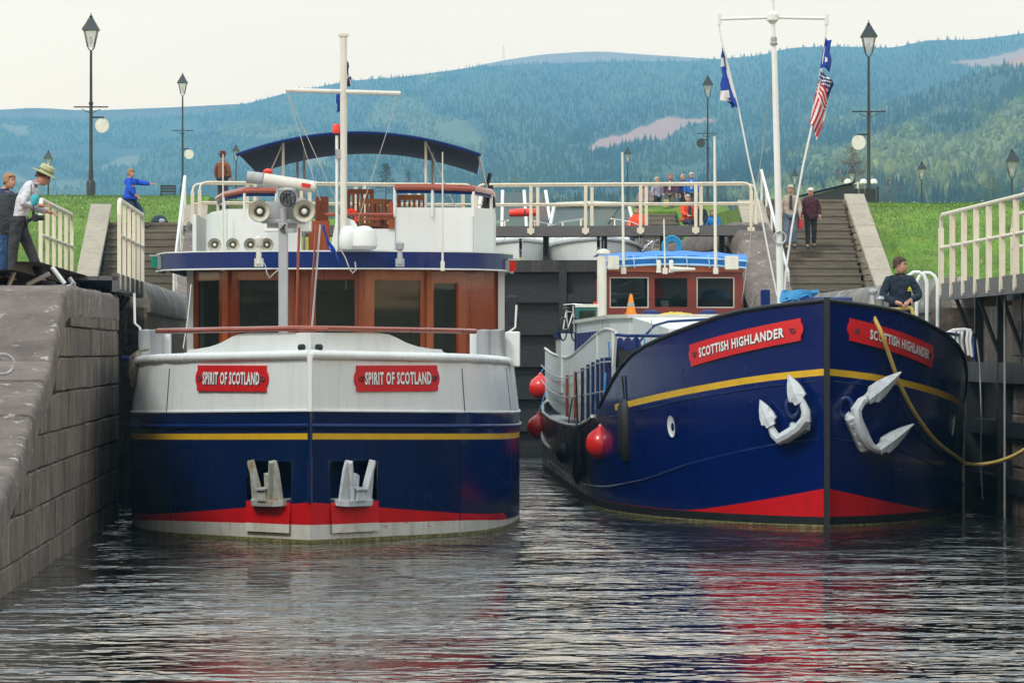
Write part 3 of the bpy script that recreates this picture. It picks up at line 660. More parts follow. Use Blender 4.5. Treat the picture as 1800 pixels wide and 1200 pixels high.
# ------------------------------------------------------------------ lamps, bench, shed
def lamp_post(label, px, top, Y, base=None, sign=None, cross=True, sc=1.0, arm_side=1):
    p = at(px, top, Y); v = LK.loc(p).x
    zb = base if base is not None else (gl if v < 0 else gr)(v, Y) if abs(v) > 7 else 7.4
    T = thing('lamp_post', label, 'street lamp', (p.x, Y, zb), 0, 'victorian lamp posts round the locks'); H = p.z-zb
    obj('post', MB().lathe([(.14,-.3),(.14,.45),(.11,.5),(.075,.54),(.075,.8),(.058,.85),(.05,H*.5),(.068,H*.5+.02),(.068,H*.5+.08),(.044,H*.5+.1),(.036,H-1.12*sc)], 10), m_lamp, T, smooth_=True)
    if cross:
        c = H-2.75 if H > 4.5 else H-2.2
        obj('ladder_bar', MB().tube([(-.5,0,c),(.5,0,c)], .02, 6).tube([(-.28,0,c-.06),(-.1,0,c-.14),(0,0,c-.2),(.1,0,c-.14),(.28,0,c-.06)], .012, 5), m_lamp, T, smooth_=True)
    z0 = H-1.12*sc; w = .235*sc
    mb = MB()
    for a in range(4):
        c_, s_ = math.cos(a*math.pi/2+math.pi/4), math.sin(a*math.pi/2+math.pi/4)
        mb.tube([(0,0,z0-.02),(c_*.12*sc,s_*.12*sc,z0+.08*sc)], .014, 5)
        mb.tube([(c_*.13*sc,s_*.13*sc,z0+.1*sc),(c_*w*1.18,s_*w*1.18,z0+.62*sc)], .016, 5)
    obj('lantern_frame', mb, m_lamp, T)
    g = MB()
    for r0, r1, h0, h1 in ((.12,.265,.1,.6),): g.prism([(-1,-1),(1,-1),(1,1),(-1,1)], lambda u, v, d: (u*(r0 if d == 0 else r1)*.8*sc, v*(r0 if d == 0 else r1)*.8*sc, z0+(h0 if d == 0 else h1)*sc), 0, 1)
    obj('lamp_glass', g, m_lampglass, T)
    obj('bulb', MB().lathe([(.02,0),(.05,.05),(.05,.16),(.02,.2)], 8, (0,0,z0+.2*sc)), m_letter, T, smooth_=True)
    hd = MB()
    for a, b_, h0, h1 in ((.30,.27,.60,.655),(.27,.13,.655,.86),(.13,.09,.86,.94)):
        hd.prism([(-1,-1),(1,-1),(1,1),(-1,1)], lambda u, v, d: (u*(a if d == 0 else b_)*.85*sc, v*(a if d == 0 else b_)*.85*sc, z0+(h0 if d == 0 else h1)*sc), 0, 1)
    obj('finial', MB().lathe([(.05*sc,.93*sc),(.06*sc,.99*sc),(.02*sc,1.04*sc),(.005,1.12*sc)], 8, (0,0,z0)), m_lamp, T, smooth_=True)
    0 and hd.lathe([(.05*sc,.94*sc),(.06*sc,.99*sc),(.02*sc,1.04*sc),(.005,1.12*sc)], 8, (0,0,z0))
    obj('lantern_roof', hd, m_lamp, T)
    if sign:
        dx, zz, col_, r_ = sign
        obj('sign_arm', MB().tube([(0,0,zz+.34),(dx*1.15,0,zz+.34),(dx*1.15,0,zz+.27)], .025, 6), m_lamp, T)
        sg = obj('hanging_sign', MB().lathe([(r_,-.02),(r_*1.02,0),(r_,.02)], 24, (dx,0,zz), axis='Y'), col_, T, smooth_=True)
        sg.scale = (1,1,1.05)
    return T
m_sign = mat('faded_white_sign', (.66,.68,.62), .5, .12, 6)
m_signd = mat('dark_sign', (.03,.04,.045), .5, .2, 6)
lamp_post('tallest lamp post at left on the grass bank, round white sign hanging from its right', 160, 22, 129, 6.85, (.32, 2.0, m_sign, .20))
lamp_post('slim lamp post beside the bench at left, small white sign below its crossbar', 321, 127, 209, 9.7, (.30, 1.9, m_sign, .215))
lamp_post('distant lamp post just left of the navy canopy', 415, 252, 285, 10.3)
lamp_post('lamp post at the left edge behind the man in the sun hat', 85, 262, 240, 9.6, cross=False)
lamp_post('small lamp post behind the two radio whips, above the upper gate rails', 1103, 257, 290, 9.6)
lamp_post('lamp post with a dark round sign, left of the flag mast', 1244, 130, 205, 8.25, (-.32, 3.6, m_signd, .2))
lamp_post('tiny lamp post between the two walkers on the right steps', 1397, 295, 285, 7.7)
lamp_post('tiny lamp post behind the dark shed fence', 1497, 288, 250, 7.6)
lamp_post('tallest lamp post at right above the dark fence, oval white sign on its left', 1527, 35, 133, 6.6, (-.30, 1.95, m_sign, .21))
lamp_post('slim lamp post in the middle of the right grass crest', 1620, 280, 235, 7.1, cross=False)
lamp_post('lamp post near the right edge above the cream gate rail', 1779, 258, 180, None, cross=False, sc=1.15)
T = thing('park_bench', 'small dark slatted bench on the left grass crest beside a lamp post', 'bench', (at(295,340,205).x, 205, 9.25))
for z in (.55,.68,.8): obj('back_slat', MB().box((0,.2,z),(.72,.03,.1)), m_lamp, T)
for y in (-.15,.0,.15): obj('seat_slat', MB().box((0,y,.42),(.72,.12,.04)), m_lamp, T)
for x in (-.32,.32):
    for y in (-.18,.2): obj('leg', MB().box((x,y,.42 if y > 0 else .2),(.06,.06,.84 if y > 0 else .42)), m_lamp, T)
T = thing('shed', 'dark green lean-to shed at the top of the right steps', 'shed', (at(1452,360,127).x, 127, 6.55))
obj('wall', MB().prism([(-.62,0),(.78,0),(.78,.0+.62),(-.62,.3-.05)], lambda u, v, d: (u, d, v*1.0), 0, 1.4), m_lamp, T)
obj('roof', MB().prism([(-.72,.28),(.84,.66),(.84,.70),(-.72,.32)], lambda u, v, d: (u, d, v), -.06, 1.5), m_canvas, T)
T = thing('fence', 'dark boarded fence panels at the top of the right steps, red sign on one end', 'fence', (at(1505,360,129).x, 129, 6.6))
for i in range(7): obj('board', MB().box((-.5+i*.165,0,.26),(.15,.03,.52)), m_lamp, T)
for x in (-.6,.62): obj('post', MB().box((x,0,.28),(.07,.07,.6)), m_lamp, T)
obj('red_sign', MB().lathe([(.11,0),(.11,.02)], 3, (-.5,-.06,.42), axis='Y'), m_plate, T)
obj('notice', MB().box((.02,-.03,.33),(.16,.012,.05)), m_sign, T)
T = thing('floodlights', 'pole with three white dome floodlights behind the fence at right', 'floodlight', (at(1508,360,240).x, 240, 7.2))
obj('pole', MB().tube([(0,0,0),(0,0,4.4)], .06, 6), m_creamw, T); obj('arm', MB().tube([(-.6,0,4.3),(.9,0,4.3)], .04, 6), m_creamw, T)
for x in (-.55,.3,.85): obj('dome', MB().lathe([(.22,-.1),(.2,.05),(.1,.14),(.0,.16)], 10, (x,0,4.4)), m_white, T, smooth_=True)
T = thing('backpack', 'dark rucksack left on top of the left steps', 'bag', (at(280,388,119.4).x, 119.4, 5.8))
obj('bag_body', MB().lathe([(.0,-.02),(.2,0),(.24,.08),(.17,.2),(.05,.25)], 10), cloth((.02,.03,.05)), T, smooth_=True)
obj('pocket', MB().lathe([(.0,.03),(.1,.04),(.11,.1),(.05,.15),(0,.16)], 8, (.08,-.16,0)), cloth((.35,.37,.4)), T, smooth_=True)
# mast on the moor and individual trees beyond the locks
def mast(label, px, py, D, h):
    p = at(px, py, D); T = thing('radio_mast', label, 'radio mast', p)
    mb = MB()
    for a in range(3):
        q = 2*math.pi*a/3; mb.tube([(3*math.cos(q),3*math.sin(q),-20),(.5*math.cos(q),.5*math.sin(q),h)], .4, 4)
    obj('lattice', mb, m_grey, T); return T
mast('thin radio mast on the skyline of the moor', 885, 106, 6900, 22)
def tree(name, label, px, py_base, Y, h, w, m, dens=700, conifer=True, gaps=.3):
    p = at(px, py_base, Y); T = thing(name, label, 'tree', p)
    obj('trunk', MB().tube([(0,0,-2),(0,0,0),(.02*h,0,h*.45),(0,0,h*.95)], [h*.022, h*.02, h*.013, h*.003], 6), m_bark, T, smooth_=True)
    mb = MB(); br = MB(); nb = 26 if conifer else 18
    for k in range(nb):
        t = .12 + .86*k/nb; a = k*2.4+random.random(); 
        ext = w*(1-t)*random.uniform(.7,1.15)+.03*w if conifer else w*math.sin(math.pi*min(1, t**.8*1.02))*random.uniform(.6,1.1)
        b0 = Vector((0,0,h*t)); b1 = b0 + Vector((math.cos(a)*ext, math.sin(a)*ext, (-.08 if conifer else .22)*h*(.4 if conifer else .7)*random.random()))
        br.tube([b0, (b0+b1)/2+Vector((0,0,.01*h)), b1], [h*.006, h*.004, h*.001], 4)
        for _ in range(dens//nb):
            s = random.random()**.6; q = b0.lerp(b1, s) + Vector((random.gauss(0,1), random.gauss(0,1), random.gauss(0,.7)))*(.045*h if conifer else .055*h)
            r_ = h*random.uniform(.008,.02); u = Vector((random.gauss(0,1), random.gauss(0,1), random.gauss(0,1))).normalized()*r_; v_ = u.orthogonal().normalized()*r_*.8
            mb.add([q-u, q+v_, q+u, q-v_], [(0,1,2,3)])
    obj('limbs', br, m_bark, T); obj('crown', mb, m, T, recalc=False, kind='stuff'); return T
tree('conifer_tree', 'broad dark conifer behind the navy canopy of the white boat', 678, 345, 520, 3.9, 2.4, m_leafd, 1500)
tree('conifer_tree', 'narrow dark conifer just right of the broad one behind the canopy', 718, 345, 540, 3.2, 1.0, m_leafd, 700)
tree('bare_tree', 'brownish budding tree behind the tallest right lamp post', 1500, 358, 480, 5.8, 2.6, m_leafb, 1500, False)
tree('bare_tree', 'low brownish tree to the right of the tallest right lamp post', 1562, 360, 470, 2.9, 2.2, m_leafb, 900, False)
tree('leafy_tree', 'pale green tree low on the hillside left of the right edge', 1745, 362, 560, 3.8, 2.5, m_leafg, 1200, False)
tree('leafy_tree', 'pale green bushy tree behind the white boat right of its canopy', 905, 352, 600, 3.2, 2.6, m_leafg, 900, False)
m_mirror = mat('searchlight_lens', (.55,.58,.6), .08, .3, 9, coat=.6)
# ------------------------------------------------------------------ hull surfaces
class Hull:
    "b: half breadth over distance from stem; pt() maps (side, y, z) to the shell, with an outward offset"
    def __init__(s, tb, flare=None): s.tb = tb; s.flare = flare or (lambda y, z: 1.0)
    def x(s, y, z): return tab(s.tb, y) * s.flare(y, z)
    def pt(s, side, y, z, off=0.0):
        x = s.x(y, z)
        if off:
            e = .05; y0 = max(0, y-e); dx = s.x(y0+2*e, z)-s.x(y0, z); n = Vector((2*e, -dx)).normalized()
            return Vector((side*(x+n.x*off), y+n.y*off, z))
        return Vector((side*x, y, z))
    def arc(s, z, y0, y1, n=60):
        "y as a function of arc length along the shell"
        L = [0]; ys = [y0]
        for i in range(1, n+1):
            y = lerp(y0, y1, i/n); L.append(L[-1] + math.hypot(y-ys[-1], s.x(y, z)-s.x(ys[-1], z))); ys.append(y)
        return lambda a: float(np.interp(a, L, ys))
def text_mesh(body, size=1.0, offset=.034):
    cu = bpy.data.curves.new('text', 'FONT'); cu.body = body; cu.size = size; cu.offset = offset; cu.space_character = 1.13; cu.resolution_u = 2; cu.fill_mode = 'FRONT'
    o = bpy.data.objects.new('text', cu); COL.objects.link(o); dg = bpy.context.evaluated_depsgraph_get()
    me = bpy.data.meshes.new_from_object(o.evaluated_get(dg)); V = [tuple(v.co) for v in me.vertices]; F = [tuple(p.vertices) for p in me.polygons]
    bpy.data.objects.remove(o); bpy.data.curves.remove(cu); bpy.data.meshes.remove(me); return V, F
def name_board(T, hull, side, y_of, a0, a1, zc, hgt, text, slope=0.0, frac=.72, th=.45, thx=(.16,.84)):
    "red board bent along the shell; a0..a1 arc range, slope = rise of z per metre of arc"
    N = 14; e = .055; out = [(a0+e, hgt/2)]
    W = a1-a0
    def zz(a): return zc + slope*(a-(a0+a1)/2)
    # outline: straight long edges, notched and rounded ends
    endp = [(0,.5),(0,.30),(-.35,.22),(-.6,.1),(-.7,0),(-.6,-.1),(-.35,-.22),(0,-.30),(0,-.5)]
    left = [(a0+e+ex*.12*hgt*1.6, q*hgt) for ex, q in endp]; right = [(a1-e-ex*.12*hgt*1.6, q*hgt) for ex, q in endp]
    mb = MB(); cols = [[(l[0]+(r[0]-l[0])*i/N, l[1]) for l, r in zip(left, right)] for i in range(N+1)]
    for off in (.005, .028):
        mb.v += [tuple(hull.pt(side, y_of(a), zz(a)+q, off)) for c_ in cols for a, q in c_]
    k = len(endp); tot = (N+1)*k
    for i in range(N):
        for j in range(k-1): mb.f.append((tot+i*k+j, tot+(i+1)*k+j, tot+(i+1)*k+j+1, tot+i*k+j+1)); mb.m.append(0)
        for j in (0, k-1): mb.f.append((i*k+j, (i+1)*k+j, tot+(i+1)*k+j, tot+i*k+j)); mb.m.append(0)
    for i in (0, N):
        for j in range(k-1): mb.f.append((i*k+j, i*k+j+1, tot+i*k+j+1, tot+i*k+j)); mb.m.append(0)
    B = obj('name_board', mb, m_plate, T)
    V, F = text_mesh(text); xs = [v[0] for v in V]; ys = [v[1] for v in V]; x0, x1 = min(xs), max(xs); y0, y1 = min(ys), max(ys)
    for off, mm, sh, nm in ((.031, m_letsh, .012, 'lettering_shadow'), (.036, m_letter, 0, 'lettering')):
        P = []
        for vx_, vy_, _ in V:
            t = (vx_-x0)/(x1-x0); t = t if side > 0 else 1-t      # left boards read outwards from the stern side
            a = a0 + W*(thx[0] + (thx[1]-thx[0])*t) + sh*(1 if side > 0 else -1); q = ((vy_-y0)/(y1-y0)-.5)*hgt*th - sh
            P.append(tuple(hull.pt(side, y_of(a), zz(a)+q, off)))
        mb = MB(); mb.v = P; mb.f = F; mb.m = [0]*len(F); obj(nm, mb, mm, B, recalc=False)
    for aa in (a0+W*.075, a1-W*.075):                           # thistle-like scroll emblem: two little rings and a bar
        for da, dq, r_ in ((-.022,.0,.028), (.025,.012,.02), (.01,-.025,.016)):
            ring = [hull.pt(side, y_of(aa+da+r_*math.cos(t)), zz(aa)+dq+r_*math.sin(t), .034) for t in np.linspace(0, 2*math.pi, 11)[:-1]]
            obj('emblem', MB().tube(ring, .007, 4, closed=True), m_letsh, B)
    return B
def shell(T, hull, ys, rows, matsn, name='hull', skip=None, two=True):
    "rows: list of functions z(y) from the bottom up; matsn: (function (i_row, y) -> material index)"
    mb = MB()
    for side in (-1, 1):
        mb.grid(lambda y, r_: tuple(hull.pt(side, y, rows[int(r_)](y))), ys, list(range(len(rows))), mi=lambda i, j: matsn[0](j, (ys[i]+ys[i+1])/2),
                skip=(lambda i, j: skip(i, j)) if skip else None)
    return obj(name, mb, matsn[1], T, smooth_=True, merge=True)

def whip(T, p, h, r=.012, m=None, name='whip_aerial'):
    obj(name, MB().tube([p, Vector(p)+Vector((0,0,h))], [r*1.5, r*.7], 6).box(Vector(p)+Vector((0,0,.02)), (.06,.06,.14)), m or m_creamw, T); 
def horn(T, c, r, L=.3, m=None, throat=True, yaw=0):
    c = Vector(c); rot = Matrix.Rotation(yaw, 3, 'Z')
    mb = MB().lathe([(r,0),(r*1.02,.015),(r*.97,.03),(r*.55,L*.5),(r*.3,L*.75),(r*.45,L*.78),(r*.45,L),(0,L)], 20, axis='Y'); mb.v = [tuple(rot @ Vector(v) + c) for v in mb.v]; mb.f = [f for f in mb.f if len(f) != 20]; mb.m = mb.m[:len(mb.f)]
    H = obj('loudhailer', mb, m or m_hornc, T, smooth_=True)
    mb = MB().lathe([(r*.96,.012),(r*.72,.05),(r*.42,L*.5),(r*.1,L*.55)], 20, axis='Y'); mb.v = [tuple(rot @ Vector(v) + c) for v in mb.v]
    mb.f = [f for f in mb.f if len(f) != 20]; mb.m = mb.m[:len(mb.f)]
    obj('horn_mouth', mb, m_hornc, H, smooth_=True)
    mb = MB().lathe([(r*.5,L*.40),(r*.1,L*.42)], 16, axis='Y'); mb.v = [tuple(rot @ Vector(v) + c) for v in mb.v]; obj('horn_throat', mb, m_hornd, H)
    mb = MB().lathe([(0,L*.12),(r*.24,L*.16),(r*.27,L*.42)], 12, axis='Y'); mb.v = [tuple(rot @ Vector(v) + c) for v in mb.v]; obj('horn_core', mb, m_white, H, smooth_=True)

# ================================================================== the white-bowed boat
SP = Fr(-2.49, 54.7, 0, .015)
SB = [(0,.0),(.35,.30),(1.1,.93),(1.9,1.58),(2.3,1.85),(3.1,2.19),(4.2,2.43),(5.4,2.58),(6.5,2.66),(7.6,2.71),(9.5,2.73),(34,2.73),(36.5,2.5),(37.6,1.9),(38,.6)]
hS = Hull(SB, lambda y, z: 1.0 - .035*max(0, z-1.5)/.8 * min(1, y/3) - (.05*max(0,.5-z)*max(0,1-y/8)))
T = S = thing('passenger_barge', 'white and navy passenger barge, Spirit of Scotland, with wooden wheelhouse and sun canopy, at left', 'boat', SP.o, SP.rz)
sh = lambda y: .11*max(0, 1-y/7.5)**1.5
zw = lambda y: tab([(0,.23),(2.2,.2),(4.6,.125),(8,.09),(40,.08)], y)
zr = lambda y: max(zw(y)+.004, .235 + .275*(1-hS.x(y, .5)/2.36)) if y < 4.6 else zw(y)+.004
def inv(b):
    lo, hi = 0, 8
    for _ in range(40):
        m_ = (lo+hi)/2
        if tab(SB, m_) < b: lo = m_
        else: hi = m_
    return lo
yp0, yp1 = inv(.24), inv(.82); zp0, zp1 = .45, 1.0
ys = sorted([0, .06, .12, yp0, (yp0+yp1)/2, yp1, .78, .95, 1.2, 1.5, 1.85, 2.2, 2.6, 3, 3.4, 3.9, 4.4, 4.9, 5.4, 6, 6.6, 7.3, 8, 9.5, 14, 22, 30, 34, 35.5, 36.5, 37.2, 37.6, 37.85, 38])
rows = [lambda y: -.9, lambda y: .045, zw, zr, lambda y: max(zr(y)+.001, .46), lambda y: max(zr(y)+.002, zp1), lambda y: 1.175+sh(y), lambda y: 1.25+sh(y), lambda y: 1.525+sh(y), lambda y: 1.533+sh(y), lambda y: 2.2+sh(y)]
# pocket rows: bottom edge follows the top of the red where that is higher
rows[3] = lambda y: zr(y); rows[4] = lambda y: max(zr(y)+.001, .52)
pi_ = (ys.index(yp0), ys.index(yp1))
mS = [m_navy, m_hullwhite, m_yellow, m_red, m_boot, m_algae]
shell(S, hS, ys, rows, (lambda j, y: [5,4,3,0,0,0,2,0,0,1][j], mS), skip=lambda i, j: j == 4 and pi_[0] <= i < pi_[1])
obj('stem_bar', MB().tube([(0,-.0,.5),(0,-.0,1.62)], .03, 8), m_navy, S, smooth_=True); obj('stem_bar', MB().tube([(0,-.02,1.63),(0,-.02,2.34)], .035, 8), m_hullwhite, S, smooth_=True)
for side in (-1, 1):
    # rubbing strake, ledge, top rail
    yy = [0,.2,.5,.9,1.5,2.2,3,4,5,6,7,8,12,20,30,34]
    obj('rubbing_strake', MB().tube([hS.pt(side, y, 1.345+sh(y), .012) for y in yy], .028, 8), m_visor, S, smooth_=True)
    obj('ledge', MB().tube([hS.pt(side, y, 1.53+sh(y), .006) for y in yy], .018, 6), m_hullwhite, S, smooth_=True)
    obj('bulwark_rail', MB().tube([hS.pt(side, y, 2.22+sh(y), .0) for y in yy], .062, 10), m_hullwhite, S, smooth_=True)
    for yy_ in (2.35, 5.1): obj('weld_seam', MB().tube([hS.pt(side, yy_, z, .001) for z in (.2,.6,1.0,1.2)], .006, 5).tube([hS.pt(side, yy_+.1, z, .001) for z in (1.56,1.9,2.15)], .005, 5), m_navy if yy_ > 9 else m_visor, S, smooth_=True)
    # anchor pocket and anchor
    b = MB(); c0 = hS.pt(side, yp0, 0); c1 = hS.pt(side, yp1, 0); dp = .55
    x0, x1 = c0.x, c1.x
    for P in ([(x0,c0.y,.52),(x1,c1.y,.52),(x1,c1.y+dp,.52),(x0,c0.y+dp,.52)], [(x0,c0.y,zp1),(x1,c1.y,zp1),(x1,c1.y+dp,zp1),(x0,c0.y+dp,zp1)],
              [(x0,c0.y,.52),(x0,c0.y,zp1),(x0,c0.y+dp,zp1),(x0,c0.y+dp,.52)], [(x1,c1.y,.52),(x1,c1.y,zp1),(x1,c1.y+dp,zp1),(x1,c1.y+dp,.52)],
              [(x0,c0.y+dp,.52),(x1,c1.y+dp,.52),(x1,c1.y+dp,zp1),(x0,c0.y+dp,zp1)]): b.add(P, [(0,1,2,3)])
    obj('anchor_pocket', b, m_navy, S, recalc=False)
    am = m_anchor2 if side < 0 else m_anchor
    mid = (c0+c1)/2; mid.z = .5; ang = math.atan2(c1.y-c0.y, c1.x-c0.x)
    A = bpy.data.objects.new('anchor', None); COL.objects.link(A); A.parent = S; A.location = mid + Vector((0,-.05,0)); A.rotation_euler = (R(8), 0, ang if side > 0 else ang+math.pi)
    obj('crown_plate', MB().prism([(-.33,-.05),(-.22,-.12),(.22,-.12),(.33,-.05),(.3,.12),(-.3,.12)], lambda u, v, d: (u, v, d), -.04, .03), am, A)
    for k in (-1, 1):
        obj('fluke', MB().prism([(k*.09,.02),(k*.30,.02),(k*.28,.40),(k*.25,.52),(k*.215,.53)], lambda u, v, d: (u, d, v), -.05, -.01).prism([(k*.09,.02),(k*.12,.02),(k*.235,.50),(k*.215,.53)], lambda u, v, d: (u, d, v), -.11, -.05), am, A)
    obj('shank', MB().prism([(-.05,.02),(.06,.02),(.035,.33),(-.02,.36)], lambda u, v, d: (u, d, v), -.03, .12), am, A)
    obj('anchor_head', MB().box((0,-.07,.10), (.17,.14,.14), top=(.85,.7)).box((0,-.07,.175),(.19,.16,.02)), am, A)
    # flared wear plate under the pocket
    mb = MB()
    for k, (u0, u1) in enumerate([(yp0, yp1)]):
        mb.grid(lambda y, z: tuple(hS.pt(side, y, lerp(.12, .50, z), .012 + .03*(1-z))), [yp0, (yp0+yp1)/2, yp1], [0, .28, .29, 1], mi=lambda i, j: 1 if j < 1 else 0)
    obj('wear_plate', mb, [m_red, m_boot], S, smooth_=True)
    # name boards
    ar = hS.arc(1.98, 0, 4)
    name_board(S, hS, side, ar, .80 if side < 0 else .80, 2.36 if side < 0 else 2.50, 2.0+.03, .325, 'SPIRIT OF SCOTLAND', th=.5, thx=(.11,.88))
    obj('fairlead', MB().tube([hS.pt(side, .10, 2.42), hS.pt(side, .15, 2.42)], .04, 8), m_steel, S, smooth_=True)
# raised breakwater plate at the bow with its scalloped ends
def bw(a):  # top height along |x|
    return tab([(0,2.60),(.82,2.60),(.95,2.585),(1.15,2.49),(1.32,2.43),(1.5,2.40),(1.62,2.395),(1.64,2.36),(1.75,2.33)], a)
mb = MB(); xs = [-1.75,-1.64,-1.62,-1.5,-1.32,-1.22,-1.15,-1.05,-.95,-.82,-.5,-.25,0,.25,.5,.82,.95,1.05,1.15,1.22,1.32,1.5,1.62,1.64,1.75]
fy = lambda x: inv(min(2.6, abs(x)/.965))+.13
mb.grid(lambda x, q: (x, fy(x)+(.05 if q > 1 else 0), [2.2, bw(abs(x)), bw(abs(x)), 2.2][q]), xs, [0,1,2,3]); obj('breakwater', mb, m_hullwhite, S)
rp = [Vector((x, fy(x)-.03, 2.655-.012*abs(x))) for x in (-2.08,-1.9,-1.6,-1.3,-1,-.6,-.2,.2,.6,1,1.3,1.6,1.9,2.05)]
obj('handrail', MB().tube(rp, .036, 8), m_rail, S, smooth_=True)
for x in (): q = min(rp, key=lambda p: abs(p.x-x)); obj('rail_post', MB().tube([(q.x,q.y,2.2),(q.x,q.y,2.65)], .02, 6), m_white, S)
def bollards(px_, s_, lab=None):
    for k, x in enumerate(px_):
        p = SP.at(x, 600, 60.3); obj('bollard', MB().lathe([(.0,2.18),(.105,2.18),(.105,2.62),(.11,2.63),(.11,2.66),(0,2.67)], 16, (p.x, p.y, 0)), m_grey, S, smooth_=True)
bollards((258, 276), -1); bollards((851, 873), 1)
for px_, w in ((290, .16), (835, .14), (901, .2)):
    p = SP.at(px_, 600, 60.6); bevel(obj('bulwark_post', MB().box((p.x, p.y, 2.4), (w, .3, .48)), m_white, S), .015)
obj('deck', MB().add([tuple(hS.pt(-1, y, 1.95)) for y in ys] + [tuple(hS.pt(1, y, 1.95)) for y in ys], [(i, i+1, len(ys)+i+1, len(ys)+i) for i in range(len(ys)-1)]), m_grey, S)

# wheelhouse: faceted wooden front
WH = [(-2.28,14.2),(-2.2,13.0),(-1.63,12.05),(-.62,11.55),(-.42,11.5),(.42,11.5),(1.42,11.85),(1.98,12.4),(2.5,12.9),(2.55,14.2)]
zb, zt = 1.95, 3.62
def panel(T, a, b, z0, z1, m, th=.07, name='panel', off=0.0, u0=0., u1=1.):
    a = Vector((*a, 0)); b = Vector((*b, 0)); d = b-a; A = a+d*u0; B = a+d*u1; n = Vector((d.y, -d.x, 0)).normalized(); c = (A+B)/2 + n*(off - th/2)
    return obj(name, MB().box((c.x, c.y, (z0+z1)/2), ((B-A).length, th, z1-z0), rz=math.atan2(d.y, d.x)), m, T)
def window_facet(T, a, b, z0, z1, zs, zh, u0, u1, mw, mg, inner=None):
    "a wooden facet with one window: sill below zs, header above zh, stiles outside u0..u1, thin inner frame and pane"
    panel(T, a, b, z0, zs, mw, name='sill_panel'); panel(T, a, b, zh, z1, mw, name='header_panel')
    panel(T, a, b, zs, zh, mw, name='stile', u0=0, u1=u0); panel(T, a, b, zs, zh, mw, name='stile', u0=u1, u1=1)
    W = panel(T, a, b, zs, zh, mg, th=.012, name='window_pane', off=-.04, u0=u0, u1=u1); L = (Vector(b)-Vector(a)).length; e = .022/L; mi = inner or mw
    for q in ((u0, u0+e, zs, zh), (u1-e, u1, zs, zh)): panel(W, a, b, q[2], q[3], mi, th=.03, name='window_frame', off=-.012, u0=q[0], u1=q[1])
    for q in ((zs, zs+.02), (zh-.02, zh)): panel(W, a, b, q[0], q[1], mi, th=.03, name='window_frame', off=-.014, u0=u0+e, u1=u1-e)
    return W
H_ = bpy.data.objects.new('wheelhouse', None); COL.objects.link(H_); H_.parent = S
zs_, zh_ = 2.12, 3.46
window_facet(H_, WH[1], WH[2], zb, zt, zs_, zh_, .12, .80, m_wood2, m_glass)
window_facet(H_, WH[2], WH[3], zb, zt, zs_, zh_, .17, .97, m_wood, m_glass)
panel(H_, WH[3], WH[4], zb, zt, m_wood, name='centre_post')
window_facet(H_, WH[4], WH[5], zb, zt, zs_, zh_, .16, .90, m_wood, m_glass)
window_facet(H_, WH[5], WH[6], zb, zt, zs_, zh_, .17, .90, m_wood2, m_glass)
window_facet(H_, WH[6], WH[7], zb, zt, zs_, zh_-.04, .12, .80, m_wood2, m_glass)
panel(H_, WH[7], WH[8], zb, zt, m_wood, name='wood_door'); panel(H_, WH[0], WH[1], zb, zt, m_visor, name='side_wall'); panel(H_, WH[8], WH[9], zb, zt, m_white, name='side_wall')
for x, y in (WH[1], WH[8]): obj('corner_post', MB().box((x*1.0+.02*(1 if x > 0 else -1), y-.04, (zb+zt)/2), (.1,.1,zt-zb)), m_white, H_)
for i in (2, 3, 4, 5, 6): x, y = WH[i]; obj('mullion', MB().box((x, y-.035, (zb+zt)/2), (.09,.09,zt-zb), rz=.2*x), m_wood2 if i in (2,6) else m_wood, H_)
obj('steering_console', MB().box((.3,12.75,2.45),(1.6,.4,.9), top=(.9,.6)), m_steel, H_); obj('seat', MB().box((-.9,13.2,2.75),(.5,.16,.75)), cloth((.16,.14,.11)), H_)
obj('steering_wheel', MB().tube([(-.9+.25*math.cos(a),12.5,2.85+.25*math.sin(a)) for a in np.linspace(0,2*math.pi,17)[:-1]], .02, 5, closed=True), m_wood, H_)
obj('rear_wall', MB().box((.1,17.2,2.35),(4.6,.08,.8)), m_wood2, H_)
for x in (-1.7,-.7,.4,1.5): obj('curtain', MB().box((x,15.5,3.0),(.28,.05,1.2)), cloth((.25,.23,.17)), H_)
obj('lamp_shade', MB().lathe([(.2,0),(.12,.2),(0,.2)], 12, (-1.6,13.3,3.2)), m_creamw, H_, smooth_=True)
# saloon behind
for s_, x in ((-1,-2.3), (1,2.5)):
    obj('saloon_side', MB().box((x, 25, 2.79), (.08, 19.6, 1.66)), m_white, S)
    for k in range(9): obj('saloon_window', MB().box((x+s_*.045, 16.8+k*2.0, 2.95), (.02, 1.3, .8)), m_glass, S)
obj('saloon_end', MB().box((.1, 34.8, 2.79), (4.8, .08, 1.66)), m_white, S)
# visor roof: blue band with pale lip
RF = [(-2.74,14.6),(-2.74,13.1),(-2.55,12.0),(-2.1,11.35),(-1.4,10.95),(-.7,10.8),(0,10.76),(.7,10.8),(1.4,10.95),(2.1,11.35),(2.5,12.0),(2.7,13.0),(2.72,14.6)]
def band(name, m, z0, z1, th=.05, inset=0.0, pts=RF, T=None, tilt=0):
    mb = MB(); V = []
    for i, (x, y) in enumerate(pts):
        k = 1-inset/2.7; V += [(x*k, y+inset, z0), (x*k*(1+tilt), y+inset-tilt*2, z1), (x*k*(1-.02), y+inset+th, z1), (x*k*(1-.02), y+inset+th, z0)]
    n = len(pts)
    for i in range(n-1): mb_f = [(i*4+j, (i+1)*4+j, (i+1)*4+(j+1)%4, i*4+(j+1)%4) for j in range(4)]; mb.f += mb_f; mb.m += [0]*4
    mb.v = V; mb.f += [(0,1,2,3), ((n-1)*4,(n-1)*4+1,(n-1)*4+2,(n-1)*4+3)]; mb.m += [0,0]
    return obj(name, mb, m, T or S, smooth_=True)
